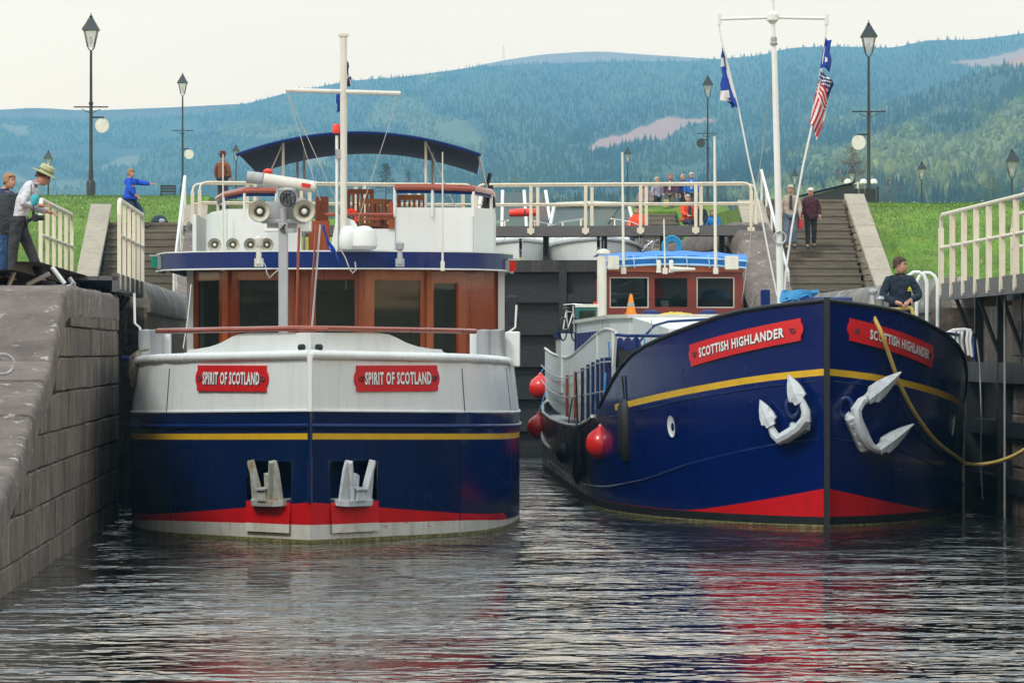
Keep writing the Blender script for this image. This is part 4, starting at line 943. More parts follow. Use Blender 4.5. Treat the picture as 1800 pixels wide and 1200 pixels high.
band('visor', m_visor, 3.60, 3.845); band('visor_lip', m_white, 3.582, 3.603, th=.08, inset=-.012); band('visor_lip', m_white, 3.842, 3.862, th=.08, inset=-.004)
obj('soffit', MB().add([(x*.98, y+.03, 3.62) for x, y in RF] + [(x*.9, 14.6 if i in (0, len(RF)-1) else max(y+.6, 11.6), 3.625) for i, (x, y) in enumerate(RF)], [(i, i+1, len(RF)+i+1, len(RF)+i) for i in range(len(RF)-1)]), m_grey, S)
obj('upper_deck', MB().add([(x*.98, y+.03, 3.855) for x, y in RF] + [(-2.6,35,3.855),(2.6,35,3.855)], [tuple(range(len(RF))) + (len(RF)+1, len(RF))]), m_grey, S)
for s_ in (-1, 1): obj('deck_edge', MB().box((s_*2.62, 24.9, 3.73), (.06, 20.4, .24)), m_visor, S)
# side lights
for px_, py_, c_, nm in ((272, 461, (.0,.25,.16), 'green'), (901, 468, (.5,.01,.01), 'red')):
    p = SP.at(px_, py_, 67.2); L_ = obj('navigation_light', MB().box(p, (.1,.14,.16)), mat(nm + '_lens', c_, .15, 0), S)
    obj('light_housing', MB().box(p+Vector((.09 if px_ < 500 else -.09,.0,0)), (.08,.16,.19)).box(p+Vector((0,0,.1)), (.16,.16,.03)), m_grey, S)
# upper coaming panels
def coam(pts, z1, nm='coaming', m=None):
    mb = MB(); n = len(pts); V = []
    for x, y in pts: V += [(x,y,3.85),(x,y,z1),(x*.985,y+.05,z1),(x*.985,y+.05,3.85)]
    mb.v = V; mb.f = [(i*4+j,(i+1)*4+j,(i+1)*4+(j+1)%4,i*4+(j+1)%4) for i in range(n-1) for j in range(4)] + [(0,1,2,3),((n-1)*4,(n-1)*4+1,(n-1)*4+2,(n-1)*4+3)]; mb.m = [0]*len(mb.f)
    return obj(nm, mb, m or m_white, S)
xa = lambda px_, Y=67.0: SP.at(px_, 400, Y).x
coam([(xa(362,70),15.4),(xa(372,68.5),13.8),(xa(400),12.35),(xa(470),12.2)], 4.52); coam([(xa(470),12.2),(xa(530),12.2)], 4.30)
coam([(xa(598),12.25),(xa(695),12.25)], 4.22); coam([(xa(695),12.2),(xa(832),12.25),(xa(868),12.9),(xa(872,70),15.4)], 4.54)
for x in (xa(695), xa(832), xa(400)): obj('coaming_seam', MB().box((x,12.19 if x < 1 else 12.24,4.2),(.008,.02,.66)), m_grey, S)
obj('coaming_side', MB().box((2.26,20,4.2),(.06,9,.68)), m_white, S); obj('coaming_side', MB().box((-2.3,20,4.2),(.06,9,.68)), m_white, S)
# open stairwell with wood
obj('stair_panel', MB().box((xa(560),12.6,4.1),(.32,.05,.5)), m_wood, S)
# wooden rails with stanchions
def wrail(pts, z, m=m_rail):
    P = [Vector((x, y, z - dz)) for x, y, dz in pts]; obj('wood_handrail', MB().tube(P, .05, 8), m, S, smooth_=True)
    obj('rail_valance', MB().tube([p-Vector((0,-.01,.07)) for p in P], .022, 6), m_visor, S, smooth_=True)
    for p in P: obj('stanchion', MB().tube([(p.x,p.y,4.4),(p.x,p.y,p.z)], .024, 6), m_white, S)
wrail([(xa(383,70),15.4,.02),(xa(392),12.8,.05),(xa(430),12.3,0),(xa(486),12.25,0)], 4.80)
wrail([(xa(694),12.2,0),(xa(760),12.2,0),(xa(832),12.25,.02),(xa(864),12.9,.05),(xa(868,70),15.4,.07)], 4.845)
obj('stair_rail', MB().tube([(xa(572),12.2,4.43),(xa(692),12.2,4.43)], .028, 6), m_wood, S); obj('stair_post', MB().box((xa(688),12.25,4.42),(.09,.06,.4)), m_wood, S)
# mast, yard, halyards
p = SP.at(604, 420, 65.4); mt = bpy.data.objects.new('signal_mast', None); COL.objects.link(mt); mt.parent = S; mt.location = (p.x, p.y, 0)
ztop = SP.at(603, 62, 65.4).z; zy = SP.at(603, 161, 65.4).z
obj('mast_tube', MB().tube([(0,0,3.86),(0,0,ztop)], .052, 12), m_creamw, mt, smooth_=True); obj('mast_cap', MB().box((0,0,ztop),(.15,.12,.04)), m_creamw, mt)
obj('yard', MB().tube([(-.85,0,zy+.02),(.84,-.02,zy-.03)], .034, 8), m_creamw, mt, smooth_=True); obj('second_tube', MB().tube([(-.1,.02,3.86),(-.1,.02,5.55)], .022, 8), m_white, mt, smooth_=True)
obj('red_lamp', MB().lathe([(.05,5.58),(.055,5.6),(.055,5.7),(.04,5.72)], 12, (-.11,0,0)), m_orange, mt, smooth_=True); obj('lamp_bracket', MB().box((-.07,0,5.28),(.1,.08,.13)), m_grey, mt)
for a_, b_ in (((-.84,0,zy),(.0,.4,4.35)), ((.83,0,zy),(.2,.3,4.3)), ((-.84,0,zy),(-.35,.3,4.6))): obj('halyard', MB().tube([a_, b_], .007, 4), m_ropew, mt)
obj('mast_foot', MB().prism([(-.2,3.86),(.42,3.86),(.15,4.3),(-.1,4.4)], lambda u, v, d: (u, d, v), .06, .12), m_white, mt)
for px_, r_ in ((640, .2), (612, .14)):
    p = SP.at(px_, 432, 65.3); obj('radome', MB().lathe([(r_*.8,0),(r_,.05),(r_,.16),(r_*.85,.28),(r_*.4,.34),(0,.35)], 16, (p.x, p.y, 3.87)), m_white, S, smooth_=True)
# radar scanner
p = SP.at(505, 320, 65.8); rd = bpy.data.objects.new('radar', None); COL.objects.link(rd); rd.parent = S; rd.location = p
obj('scanner_bar', MB().tube([(.42,0,-.075),(-.35,0,.045)], .09, 10), m_creamw, rd, smooth_=True); obj('scanner_end', MB().tube([(-.36,0,.046),(-.60,0,.075)], .092, 10), m_grey, rd, smooth_=True)
obj('scanner_mark', MB().box((.28,-.092,-.055),(.13,.012,.06), ry=.16), m_plate, rd); obj('scanner_mount', MB().lathe([(.14,-.75),(.12,-.2),(.16,-.12),(.1,-.08)], 12), m_grey, rd, smooth_=True)
obj('radar_box', MB().box((.05,.05,-.42),(.42,.3,.36)), m_grey, rd); obj('radar_base', MB().box((0,.3,-.6),(.7,.6,.25)), m_white, rd)
# foredeck post with searchlight and two horns
p = SP.at(498, 580, 61.2); ps = bpy.data.objects.new('light_post', None); COL.objects.link(ps); ps.parent = S; ps.location = (p.x, p.y, 0)
zt_ = SP.at(498, 392, 61.2).z; bevel(obj('post', MB().box((0,0,(1.95+zt_)/2),(.13,.13,zt_-1.95)), m_grey, ps), .015)
obj('bracket', MB().tube([(-.3,0,zt_+.02),(.3,0,zt_+.02)], .03, 6).tube([(0,0,zt_-.2),(0,0,zt_+.2)], .05, 8), m_grey, ps, smooth_=True)
obj('winch_box', MB().box((-.02,.22,zt_+.12),(.42,.25,.36)), m_grey, ps); obj('cable', MB().tube([(.03,-.08,zt_-.02),(-.04,-.09,zt_-.1),(.03,-.09,zt_-.15),(0,-.08,zt_-.05)], .014, 5), m_black, ps)
horn(ps, (-.325,-.12,zt_+.16), .15, .32); horn(ps, (.29,-.12,zt_+.16), .155, .32)
sl = MB().lathe([(.10,0),(.118,.01),(.118,.12),(.07,.2),(0,.22)], 18, (.07,-.16,zt_+.33), axis='Y'); SLo = obj('searchlight', sl, m_grey, ps, smooth_=True)
obj('reflector', MB().lathe([(.096,-.015),(.07,-.011),(.03,-.004),(0,-.003)], 18, (.07,-.175,zt_+.33), axis='Y'), m_mirror, SLo, smooth_=True); obj('light_rim', MB().lathe([(.100,-.02),(.116,-.02),(.116,.02),(.100,.02)], 18, (.07,-.17,zt_+.33), axis='Y'), m_black, SLo, smooth_=True)
for px_ in (377, 409, 440, 469): q = SP.at(px_, 430, 66.4); horn(S, q, .098, .2)
for px_, h in ((455, .28), (703, .2)):
    q = SP.at(px_, 452, 65.2 if px_ < 600 else 65.3); obj('deck_lamp', MB().lathe([(.05,-.1),(.045,-.02),(.035,h*.5),(.06,h*.6),(.065,h),(.03,h+.03)], 10, q+Vector((0,-.02,0))).box(q+Vector((0,0,-.08)), (.13,.08,.12)), m_creamw if px_ < 600 else m_grey, S, smooth_=True)
q = SP.at(392, 470, 65.9); whip(S, q, 1.68); q = SP.at(778, 470, 65.4); whip(S, q, 1.7); q = SP.at(378, 470, 66); obj('aerial_bracket', MB().box(SP.at(380, 452, 65.9), (.07,.06,.16)), m_galv, S)
cab = [SP.at(a, b, 65.0) for a, b in ((600,440),(608,455),(614,472),(620,480),(626,474),(624,460))]; obj('loose_cable', MB().tube(cab, .009, 5), m_ropew, S, smooth_=True)
cab = [SP.at(a, b, 65.0) for a, b in ((459,455),(466,466),(469,480),(474,488),(482,480),(490,474))]; obj('loose_cable', MB().tube(cab, .008, 5), m_ropew, S, smooth_=True)
obj('white_rod', MB().tube([SP.at(520, 578, 63), SP.at(526, 400, 63)], .02, 6), m_wood, S); obj('white_rod', MB().tube([SP.at(548, 578, 62), SP.at(563, 395, 62)], .014, 6), m_ropew, S); obj('white_rod', MB().tube([SP.at(544, 578, 62.1), SP.at(556, 395, 62.1)], .016, 6), m_rail, S)
# canopy on its frame
cn = bpy.data.objects.new('sun_canopy', None); COL.objects.link(cn); cn.parent = S
c0 = SP.at(630, 232, 67.4).x; cw = 1.86
def cz(u, q): return 5.73 - .34*abs(u)**2.0 - (.05 if q in (0,) else 0) - .07*math.sin(q*math.pi)*(1-u*u) - .03*q
mb = MB(); us_ = np.linspace(-1, 1, 25); qs = np.linspace(0, 1, 9)
mb.grid(lambda u, q: (c0+cw*u + (.0 if u > -.9 else .06*q), 12.7+7.4*q, cz(u, q)), us_, qs); mb.grid(lambda u, q: (c0+cw*u*1.002, 12.7+7.4*q, cz(u, q)+.022), us_, qs)
obj('canopy_cloth', mb, m_canvas, cn, smooth_=True)
obj('canopy_hem', MB().tube([(c0+cw*u, 12.69, cz(u, 0)+.01) for u in us_], .025, 6), m_visor, cn, smooth_=True)
for q in (.5, .97): obj('canopy_bow', MB().tube([(c0+cw*u, 12.7+7.4*q, cz(u, q)+.03) for u in us_], .015, 6), m_galv, cn, smooth_=True)
for u, y in ((-.62, 13), (.55, 13), (-.5, 16), (.6, 16), (-.62, 19.5), (.6, 19.5)): obj('canopy_pole', MB().tube([(c0+cw*u, y, 3.9), (c0+cw*u, y, cz(u, .2)-.02)], .022, 6), m_creamw, cn)
for a_, b_ in (((-.62),(-1.0)), ((.55),(1.0))): obj('canopy_stay', MB().tube([(c0+cw*a_, 13, cz(a_, 0)), (c0+cw*(a_+b_*.25), 13.4, 4.55)], .012, 5), m_creamw, cn)
obj('canopy_pole', MB().tube([(c0+cw*.985, 12.8, cz(1,0)), (c0+cw*1.05, 13, 4.85)], .02, 5), m_galv, cn)
tk = obj('folded_outboard', MB().box((c0+cw*1.07,13.6,4.75),(.16,.3,.34), rz=.2, top=(.6,.6)).tube([(c0+cw*1.05,13.4,4.9),(c0+cw*1.08,13.3,5.1)], .03, 6).tube([(c0+cw*1.05,13.4,4.6),(c0+cw*1.02,13.3,4.2)], .04, 6), m_black, S)
# teak furniture on the upper deck: each chair a thing of its own
def teak_seat(label, px_, Y, w, back, dark=False, armless=False):
    p = at(px_, 400, Y); T = thing('deck_chair', label, 'chair', (p.x, p.y, 3.87), .05, 'teak seats on the upper deck'); m = m_wood if dark else m_teak
    n = max(5, int(w/.07))
    for i in range(n): x = -w/2+.04+(w-.08)*i/(n-1); obj('slat', MB().box((x, .02, .44+(back-.44)/2), (.038, .02, back-.46)), m, T)
    obj('back_rail', MB().box((0,.02,back), (w,.035,.08)), m, T); obj('back_rail', MB().box((0,.02,.46), (w,.035,.05)), m, T)
    for k in range(4): obj('seat_slat', MB().box((0,.1+k*.1,.42),(w,.08,.02)), m, T)
    for x in (-w/2+.02, w/2-.02):
        obj('leg', MB().box((x,.02,back/2),(.045,.045,back)), m, T); obj('leg', MB().box((x,.45,.3),(.045,.045,.6)), m, T); obj('armrest', MB().box((x,.24,.62),(.06,.48,.03)), m, T)
    return T
teak_seat('high-backed orange teak chair just right of the white mast', 633, 70.0, .43, 1.02)
teak_seat('lower teak chair second right of the white mast', 655, 68.6, .38, .82)
teak_seat('dark small teak chair third right of the white mast', 672, 69.2, .3, .83, True)
teak_seat('wide teak bench behind the right coaming of the upper deck', 724, 70.0, .46, .93)
teak_seat('dark narrow chair left of the mast beside the stairwell', 566, 68.8, .2, .86, True)
T = thing('table', 'round dark table among the teak chairs on the upper deck', 'table', (at(672,400,67.8).x, 67.8, 3.87))
obj('table_top', MB().lathe([(.3,.5),(.3,.54)], 16), m_wood, T); obj('pedestal', MB().lathe([(.16,0),(.04,.05),(.04,.5)], 10), m_wood, T, smooth_=True)
T = thing('lifejacket', 'orange lifejacket bundle hanging on the rail under the left canopy corner', 'lifejacket', at(471, 303, 66.6)); obj('cover', MB().lathe([(.0,-.05),(.06,-.03),(.08,.02),(.04,.05),(.0,.06)], 9), m_orange, T, smooth_=True)
T = thing('lifebuoy', 'small red and white lifebuoy tucked beside the white mast by the chairs', 'lifebuoy', at(617, 382, 67.4)); obj('ring', MB().tube([(.09*math.cos(a),0,.1*math.sin(a)) for a in np.linspace(0,2*math.pi,13)[:-1]], .035, 6, closed=True), m_orange, T, smooth_=True)
# flags on the white boat
def cloth_flag(name, label, cat, P, cols, mats, fn, parent=None, amp=.05, folds=3):
    "P: (top-hoist, bottom-hoist, bottom-fly, top-fly); hanging cloth with folds in depth, fn(u,v)->material index"
    T = thing(name, label, cat, P[0]) if parent is None else parent; nu, nv = cols; o = Vector(P[0]); mb = MB()
    def f(u, v):
        a = Vector(P[0]).lerp(Vector(P[1]), v); b = Vector(P[3]).lerp(Vector(P[2]), v); q = a.lerp(b, u)
        q.y += amp*math.sin(u*folds*math.pi*2 + v*2.2)*(.25+u) ; q.x += amp*.35*math.sin(v*7+u*3)*u; q.z -= .02*math.sin(u*5+v*9); return q-o
    U = list(np.linspace(0,1,nu+1)); Vv = list(np.linspace(0,1,nv+1)); mb.grid(f, U, Vv, mi=lambda i, j: fn((i+.5)/nu, (j+.5)/nv))
    c = obj('flag_cloth', mb, mats, T, smooth_=2, recalc=False); sm = c.modifiers.new('thick', 'SOLIDIFY'); sm.thickness = .006; return T
m_flagb = mat('flag_blue', (.008,.05,.33), .8, .1, 8); m_flagw = mat('flag_white', (.68,.69,.68), .8, .06, 8); m_flagr = mat('flag_red', (.50,.012,.03), .8, .1, 8); m_flagn = mat('flag_navy', (.01,.02,.12), .8, .1, 8)
salt = lambda u, v: 1 if min(abs(u-v), abs(1-u-v)) < .11 else 0
cloth_flag('flag', 'dark blue and white saltire flag hanging behind the top of the white boat mast', 'flag', (at(606,95,66), at(607,158,66), at(616,150,66.1), at(613,118,66.1)), (10,22), [m_flagn, m_flagw], lambda u, v: 1 if abs(v-.5) < .1 or abs(u-v) < .08 else 0)
cloth_flag('flag', 'small light blue end of a flag hanging under the yard of the white boat mast', 'flag', (at(598,160,66), at(599,200,66), at(592,196,66), at(591,168,66)), (6,10), [m_flagb], lambda u, v: 0, amp=.02)
cloth_flag('pennant', 'blue pennant with white marks hanging on the wheelhouse roof edge below the mast', 'flag', (at(565,393,64.5), at(578,438,64.5), at(597,463,64.5), at(569,398,64.5)), (10,14), [m_flagb, m_flagw], lambda u, v: 1 if (abs(u-.3) < .07 and abs(v-.8) < .07) else 0, amp=.03)
# rope fender bundle on the left bow, pad on the right
T = thing('rope_fender', 'worn grey rope fender slung over the left shoulder of the white bow', 'fender', at(241, 640, 59.6))
obj('rope_body', MB().tube([(.02,0,.16),(.0,-.05,.05),(-.05,-.06,-.1),(-.03,-.05,-.25),(-.07,-.04,-.3)], [.03,.06,.07,.055,.03], 8), m_ropeg, T, smooth_=True); obj('loop', MB().tube([(.15,.05,.2),(.03,0,.18),(-.08,0,.1),(-.1,0,-.1)], .02, 6), m_ropeg, T, smooth_=True)
T = thing('tyre_fender', 'dark fender tyre on the quay side by the rope fender of the white boat', 'fender', at(226, 630, 60.5)); obj('tyre', MB().tube([(.07*math.cos(a),.07*math.sin(a),0) for a in np.linspace(0,2*math.pi,15)[:-1]], .04, 8, closed=True), m_flagn, T, smooth_=True)
obj('handrail_stanchion', MB().tube([SP.at(236,515,61.5), SP.at(237,568,61.5), SP.at(246,576,61.5), SP.at(246,612,61.5)], .018, 6), m_white, S, smooth_=True)
p = SP.at(901, 545, 62.8); bevel(obj('dark_pad', MB().box(p, (.17,.2,.42)), m_black, S), .03); obj('pad_bracket', MB().tube([SP.at(908,536,62.5), SP.at(906,575,62.5), SP.at(893,585,62.5)], .016, 6), m_white, S, smooth_=True)
obj('mooring_line', MB().tube([SP.at(322,612,60.5), SP.at(330,560,61), SP.at(336,500,64)], .008, 4), m_ropew, S)
# ================================================================== the blue barge
HL = Fr(4.26, 60.1, 0, .028)
HB = [(0,.0),(.5,.58),(1,1.0),(2,1.57),(3,1.97),(4.2,2.32),(5.5,2.58),(7,2.74),(9,2.82),(11,2.84),(29,2.84),(32,2.65),(34,2.2),(35.3,1.4),(35.6,.5)]
hH = Hull(HB, lambda y, z: 1.0 + .075*max(-.3, min(1, (z-1.4)/1.2))*max(0, 1-y/9))
def hullat(px_, py_, off=0.0):
    "the point of the blue shell seen at that pixel, pushed outwards"
    side = 1 if px_ > 1453 else -1
    lo, hi = 0.0, 28.0 if side < 0 else 7.5
    for _ in range(40):
        y = (lo+hi)/2; p = HL.at(px_, py_, 60.1+y); z = p.z
        if hH.x(p.y, z) < abs(p.x): lo = y
        else: hi = y
    return hH.pt(side, max(p.y, .01), z, off)
T = H = thing('dutch_barge', 'royal blue barge, Scottish Highlander, with yellow stripe, white anchors and red forefoot, at right', 'boat', HL.o, HL.rz)
ztp = lambda y: tab([(0,3.06),(1.3,2.88),(1.8,2.77),(3.2,2.52),(4.2,2.34),(5,2.12),(6,1.80),(7,1.54),(8,1.38),(9,1.29),(12,1.17),(16,1.12),(22,1.10),(28,1.17),(32,1.36),(35.6,1.65)], y)
zyl = lambda y: min(ztp(y)-.06, tab([(0,2.14),(2,1.89),(4.5,1.66),(7,1.50),(9,1.40),(12,1.2),(20,1.0),(35.6,1.4)], y))
zrd = lambda y: max(.134, .13 + .39*(1-hH.x(y, .3)/1.72))
ys = [0,.08,.3,.6,1,1.5,2,2.5,3,3.6,4.2,4.9,5.5,6.2,7,8,9,11,14,18,22,26,29,30.5,32,33,34,34.8,35.3,35.5,35.6]
rows = [lambda y: -.9, lambda y: .02, lambda y: .13, zrd, lambda y: .6, lambda y: zyl(y)-.09, zyl, lambda y: min(zyl(y)+.02, ztp(y)-.03), lambda y: ztp(y)]
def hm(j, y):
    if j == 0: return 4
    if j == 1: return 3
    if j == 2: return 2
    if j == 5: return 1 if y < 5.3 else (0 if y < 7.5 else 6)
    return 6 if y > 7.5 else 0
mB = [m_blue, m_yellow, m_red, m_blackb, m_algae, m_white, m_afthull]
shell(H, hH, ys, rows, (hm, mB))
obj('stem_bar', MB().box((0,-.03,1.45),(.075,.09,3.3)), m_black, H)
for side in (-1, 1):
    obj('capping', MB().tube([hH.pt(side, y, ztp(y)) for y in ys[:15]], .032, 8), m_black, H, smooth_=True)
    obj('plate_seam', MB().tube([hH.pt(side, y, tab([(0,1.2),(2,.85),(4.2,.5),(7,.33),(14,.25),(30,.3)], y), .004) for y in ys[1:22]], .013, 6), m_blue2, H, smooth_=True)
    obj('rubbing_bead', MB().tube([hH.pt(side, y, zyl(y)-.17, .0) for y in ys[1:14]], .012, 6), m_blue, H, smooth_=True)
    ar = hH.arc(2.4, 0, 7)
    a0, a1, zc, sl = (.34, 2.78, 2.51, -.155) if side < 0 else (.36, 2.75, 2.50, -.165)
    name_board(H, hH, side, ar, a0, a1, zc-.02, .305, 'SCOTTISH HIGHLANDER', slope=sl, th=.45, thx=(.13,.87) if side < 0 else (.18,.90))
    yv = hullat(1183,745).y if side < 0 else hullat(1672,747).y
    for nm, r0, r1, m_, off in (('porthole_ring', .105, .155, m_white, .03), ('porthole_glass', 0, .11, m_white, .018)):
        mb = MB(); n = 20; V = []
        for r_ in (r0, r1):
            for k in range(n): a = 2*math.pi*k/n; V.append(tuple(hH.pt(side, yv + r_*1.0*math.cos(a)*.85, 1.31+r_*math.sin(a), off if r_ == r1 else off-.02)))
        mb.add(V, [(k, (k+1)%n, n+(k+1)%n, n+k) for k in range(n)]); obj(nm, mb, m_, H, smooth_=True)
# small rivets and scuffs
mb = MB()
for _ in range(40):
    s_ = random.choice((-1,1)); y = random.uniform(.3, 6); z = random.uniform(.6, 2.0); p = hH.pt(s_, y, z, .004); mb.box(p, (random.uniform(.01,.05),.006,.008))
obj('paint_chips', mb, m_blue2, H, kind='stuff')
# anchors, drawn through their real curve in front of the plating
def claw_anchor(pts, Y, palms, block, T=H):
    A = bpy.data.objects.new('anchor', None); COL.objects.link(A); A.parent = T; o = hullat(*block[0], .1); A.location = o
    P = [hullat(x, y, .10 - dy*1.2) - o for x, y, dy in pts]; nP = len(P); rs = [.02 + .06*min(1, 2.6*min(i, nP-1-i)/(nP-1)) for i in range(nP)]
    obj('arms', MB().tube(P, rs, 8), m_anchor, A, smooth_=True)
    for tip, sh_, wd in palms:
        t = hullat(*tip[:2], .10-tip[2]*1.2)-o; s_ = hullat(*sh_[:2], .10-sh_[2]*1.2)-o; d = s_-t; L = d.length; e = d/L; n = Vector((.35 if tip[0] > 1453 else -.35,-1,0)).normalized(); w = e.cross(n).normalized()
        out = [(0,0),(.12,.24),(.35,.62),(.62,.92),(.86,1.0),(.93,.62),(1.05,.55)]
        V = []; F = []
        for f_, sg in ((.055, 1), (-.035, 1)):
            V += [t + e*(u*L) + w*(q*wd) + n*f_*(.4+.6*u) for u, q in out] + [t + e*(u*L) - w*(q*wd) + n*f_*(.4+.6*u) for u, q in out[::-1]]
        k = len(out)*2
        V += [t + e*(u*L) + n*(.10*(.3+.7*math.sin(min(1,u)*2.4))) for u in (0,.35,.7,1.05)]
        F = [tuple(range(k, 2*k))] + [(i, (i+1) % k, k+(i+1) % k, k+i) for i in range(k)]
        r0 = 2*k; K = len(out)
        F += [(0,1,2,r0+1,r0),(2,3,4,r0+2,r0+1),(4,5,6,r0+3,r0+2)] + [(k-1,r0,r0+1,k-3,k-2),(k-3,r0+1,r0+2,k-5,k-4),(k-5,r0+2,r0+3,k-7,k-6)] + [(6, K, r0+3)]
        obj('palm', MB().add(V, F), m_anchor, A)
    b0, b1, wb = block; a_ = Vector((0,0,0)); b_ = hullat(*b1, .1)-o; d = b_-a_
    obj('crown_block', MB().tube([a_-d*.08, a_, b_, b_+d*.08], [wb*.45, wb*.72, wb*.72, wb*.45], 6), m_anchor, A)
    for q in (.2, .5, .8): obj('crown_rib', MB().tube([a_+d*(q-.05)+Vector((0,-wb*.2,0)), a_+d*(q+.05)+Vector((0,-wb*.2,0))], wb*.62, 6), m_anchor, A)
    obj('shank', MB().tube([(a_+b_)/2, (a_+b_)/2+Vector((0,.25,.12))], .06, 8), m_anchor, A); return A
Ya = 61.0
claw_anchor([(1347,708,.0),(1356,730,-.02),(1366,748,-.03),(1373,764,-.03),(1383,772,-.04),(1400,763,-.05),(1418,751,-.06),(1430,737,-.07),(1430,722,-.07),(1422,705,-.06),(1409,680,-.05),(1399,662,-.04)], Ya-.05,
            [((1345,702,0),(1367,746,-.03),.115), ((1397,658,-.04),(1418,706,-.06),.125)], ((1386,770),(1424,746),.13))
claw_anchor([(1558,655,-.1),(1535,675,-.1),(1512,696,-.08),(1497,706,-.07),(1489,720,-.06),(1491,740,-.06),(1497,762,-.07),(1508,782,-.08),(1519,790,-.1),(1540,778,-.12),(1574,746,-.14)], Ya-.05,
            [((1560,653,-.1),(1508,700,-.08),.12), ((1575,744,-.14),(1524,788,-.1),.115)], ((1488,730),(1512,785),.17))
for px_, py_, s_ in ((1396,715,-1), (1484,716,1)): 
    p = hullat(px_, py_, .03); obj('hawse_ring', MB().tube([p+Vector((.09*math.cos(a),.0,.13*math.sin(a))) for a in np.linspace(0,2*math.pi,17)[:-1]], .03, 8, closed=True), m_blue2, H, smooth_=True)
obj('deck', MB().add([tuple(hH.pt(-1, y, min(ztp(y)-.1, 2.0 if y < 7 else 1.05))) for y in ys] + [tuple(hH.pt(1, y, min(ztp(y)-.1, 2.0 if y < 7 else 1.05))) for y in ys], [(i, i+1, len(ys)+i+1, len(ys)+i) for i in range(len(ys)-1)]), m_grey, H)
# bow gear: windlass, blue chest, ropes, cleats
bevel(obj('deck_chest', MB().box(HL.at(1436,540,62.6), (.95,.6,.28)), m_blue2, H), .02)
p = HL.at(1405, 523, 62.4); mb = MB()
for k in range(7): mb.tube([p+Vector((.02*k-.1+(.17+.015*k)*math.cos(a), .12*math.sin(a)+.01*k, .02*k+.02*math.sin(3*a)-.04)) for a in np.linspace(0,2*math.pi,15)[:-1]], .016, 5, closed=True)
mb.tube([p+Vector((-.2,-.1,-.12)), p+Vector((-.05,-.1,-.02)), p+Vector((.1,-.08,.04)), p+Vector((.16,-.05,.0))], .02, 5)
obj('coiled_rope', mb, m_roper, H, smooth_=True, kind='stuff')
bevel(obj('blue_post', MB().box(HL.at(1345,535,63.4), (.13,.13,.42)), m_visor, H), .01)
obj('mooring_bitt', MB().lathe([(.06,0),(.05,.05),(.045,.24),(.07,.27),(.07,.3),(.03,.33)], 12, HL.at(1534,548,62.6)), m_galv, H, smooth_=True); obj('mooring_bitt', MB().lathe([(.05,0),(.05,.18),(.06,.2),(.03,.24)], 12, HL.at(1548,550,62.9)), m_galv, H, smooth_=True)
obj('rope_ring', MB().tube([HL.at(1519,548,62.4)+Vector((.09*math.cos(a),0,.07*math.sin(a))) for a in np.linspace(0,2*math.pi,13)[:-1]], .016, 5, closed=True), m_galv, H, smooth_=True)
# mast with yard, halyards and flags
Ym = 64.5; b0 = HL.at(1373, 560, Ym); t0 = HL.at(1356, -60, Ym); yd = lambda px_, py_: HL.at(px_, py_, Ym)
M_ = bpy.data.objects.new('flag_mast', None); COL.objects.link(M_); M_.parent = H
obj('mast_tube', MB().tube([b0-Vector((0,0,1.0)), b0, yd(1369,400), yd(1361,90)], [.053,.053,.05,.042], 12), m_white, M_, smooth_=True); obj('topmast', MB().tube([yd(1361,92), t0], [.03,.026], 10), m_white, M_, smooth_=True)
obj('yard', MB().tube([yd(1264,34), yd(1358,31), yd(1453,33)], .022, 8), m_white, M_, smooth_=True); obj('yard_boss', MB().lathe([(.04,-.09),(.09,-.04),(.09,.04),(.04,.09)], 10, yd(1358,31)), m_white, M_, smooth_=True)
for x in (1264, 1453): obj('yard_end', MB().tube([yd(x,26), yd(x,44)], .032, 8), m_white, M_, smooth_=True)
obj('mast_lamp', MB().lathe([(.05,-.05),(.06,-.02),(.045,0),(.05,.06),(.03,.08)], 12, yd(1360,74)), m_grey, M_, smooth_=True); obj('mast_band', MB().tube([yd(1370,418)+Vector((.09*math.cos(a),-.07,.09*math.sin(a))) for a in np.linspace(0,2*math.pi,13)[:-1]], .014, 5, closed=True), m_galv, M_, smooth_=True)
for P in ([(1264,44),(1268,70),(1298,190),(1318,290),(1336,368),(1352,450),(1366,520)], [(1452,44),(1450,75),(1434,190),(1412,290),(1392,400),(1381,480),(1378,530)]): obj('halyard', MB().tube([yd(*q) for q in P], .013 if P[0][0] < 1300 else .016, 5), m_white, M_, smooth_=True)
obj('stay', MB().tube([yd(1362,100), HL.at(1300,560,90)], .008, 4), m_ropew, M_)
W = lambda px_, py_, dy=0: at(px_, py_, Ym-.03+dy)
cloth_flag('flag', 'saltire flag, white cross on blue, hanging from the left arm of the tall mast', 'flag', (W(1269,68), W(1298,190), W(1287,187,.1), W(1267,100,.1)), (14,40), [m_flagb, m_flagw], lambda u, v: 1 if (u < .45 or abs(v-.42-u*.05) < .045 or abs((v-.80)+(u-.75)*.28) < .07) else 0, amp=.05, folds=1.2)
T = cloth_flag('flag', 'saltire flag, lower folded part with its fly hanging out to the left', 'flag', (W(1272,95), W(1290,187), W(1266,178,.1), W(1268,92,.1)), (14,34), [m_flagb, m_flagw], lambda u, v: 1 if abs(v-.25) < .07 or abs((v-.86)+(u-.6)*.5) < .13 else 0, amp=.05, folds=1.0)
bpy.data.objects.remove(T.children[0]); bpy.data.objects.remove(T)
_f = MB()
sx = [(1269,92),(1268,102),(1267,118),(1270,133),(1266,148),(1267,160),(1265,176),(1277,178),(1288,187)]
o_ = W(1269,68)
hoist = [(1271,90),(1274,102),(1277,116),(1281,131),(1285,146),(1288,158),(1292,170),(1295,180),(1297,189)]
def sfn(i, j): return [0,1,0,0,0,1,1,0][j]
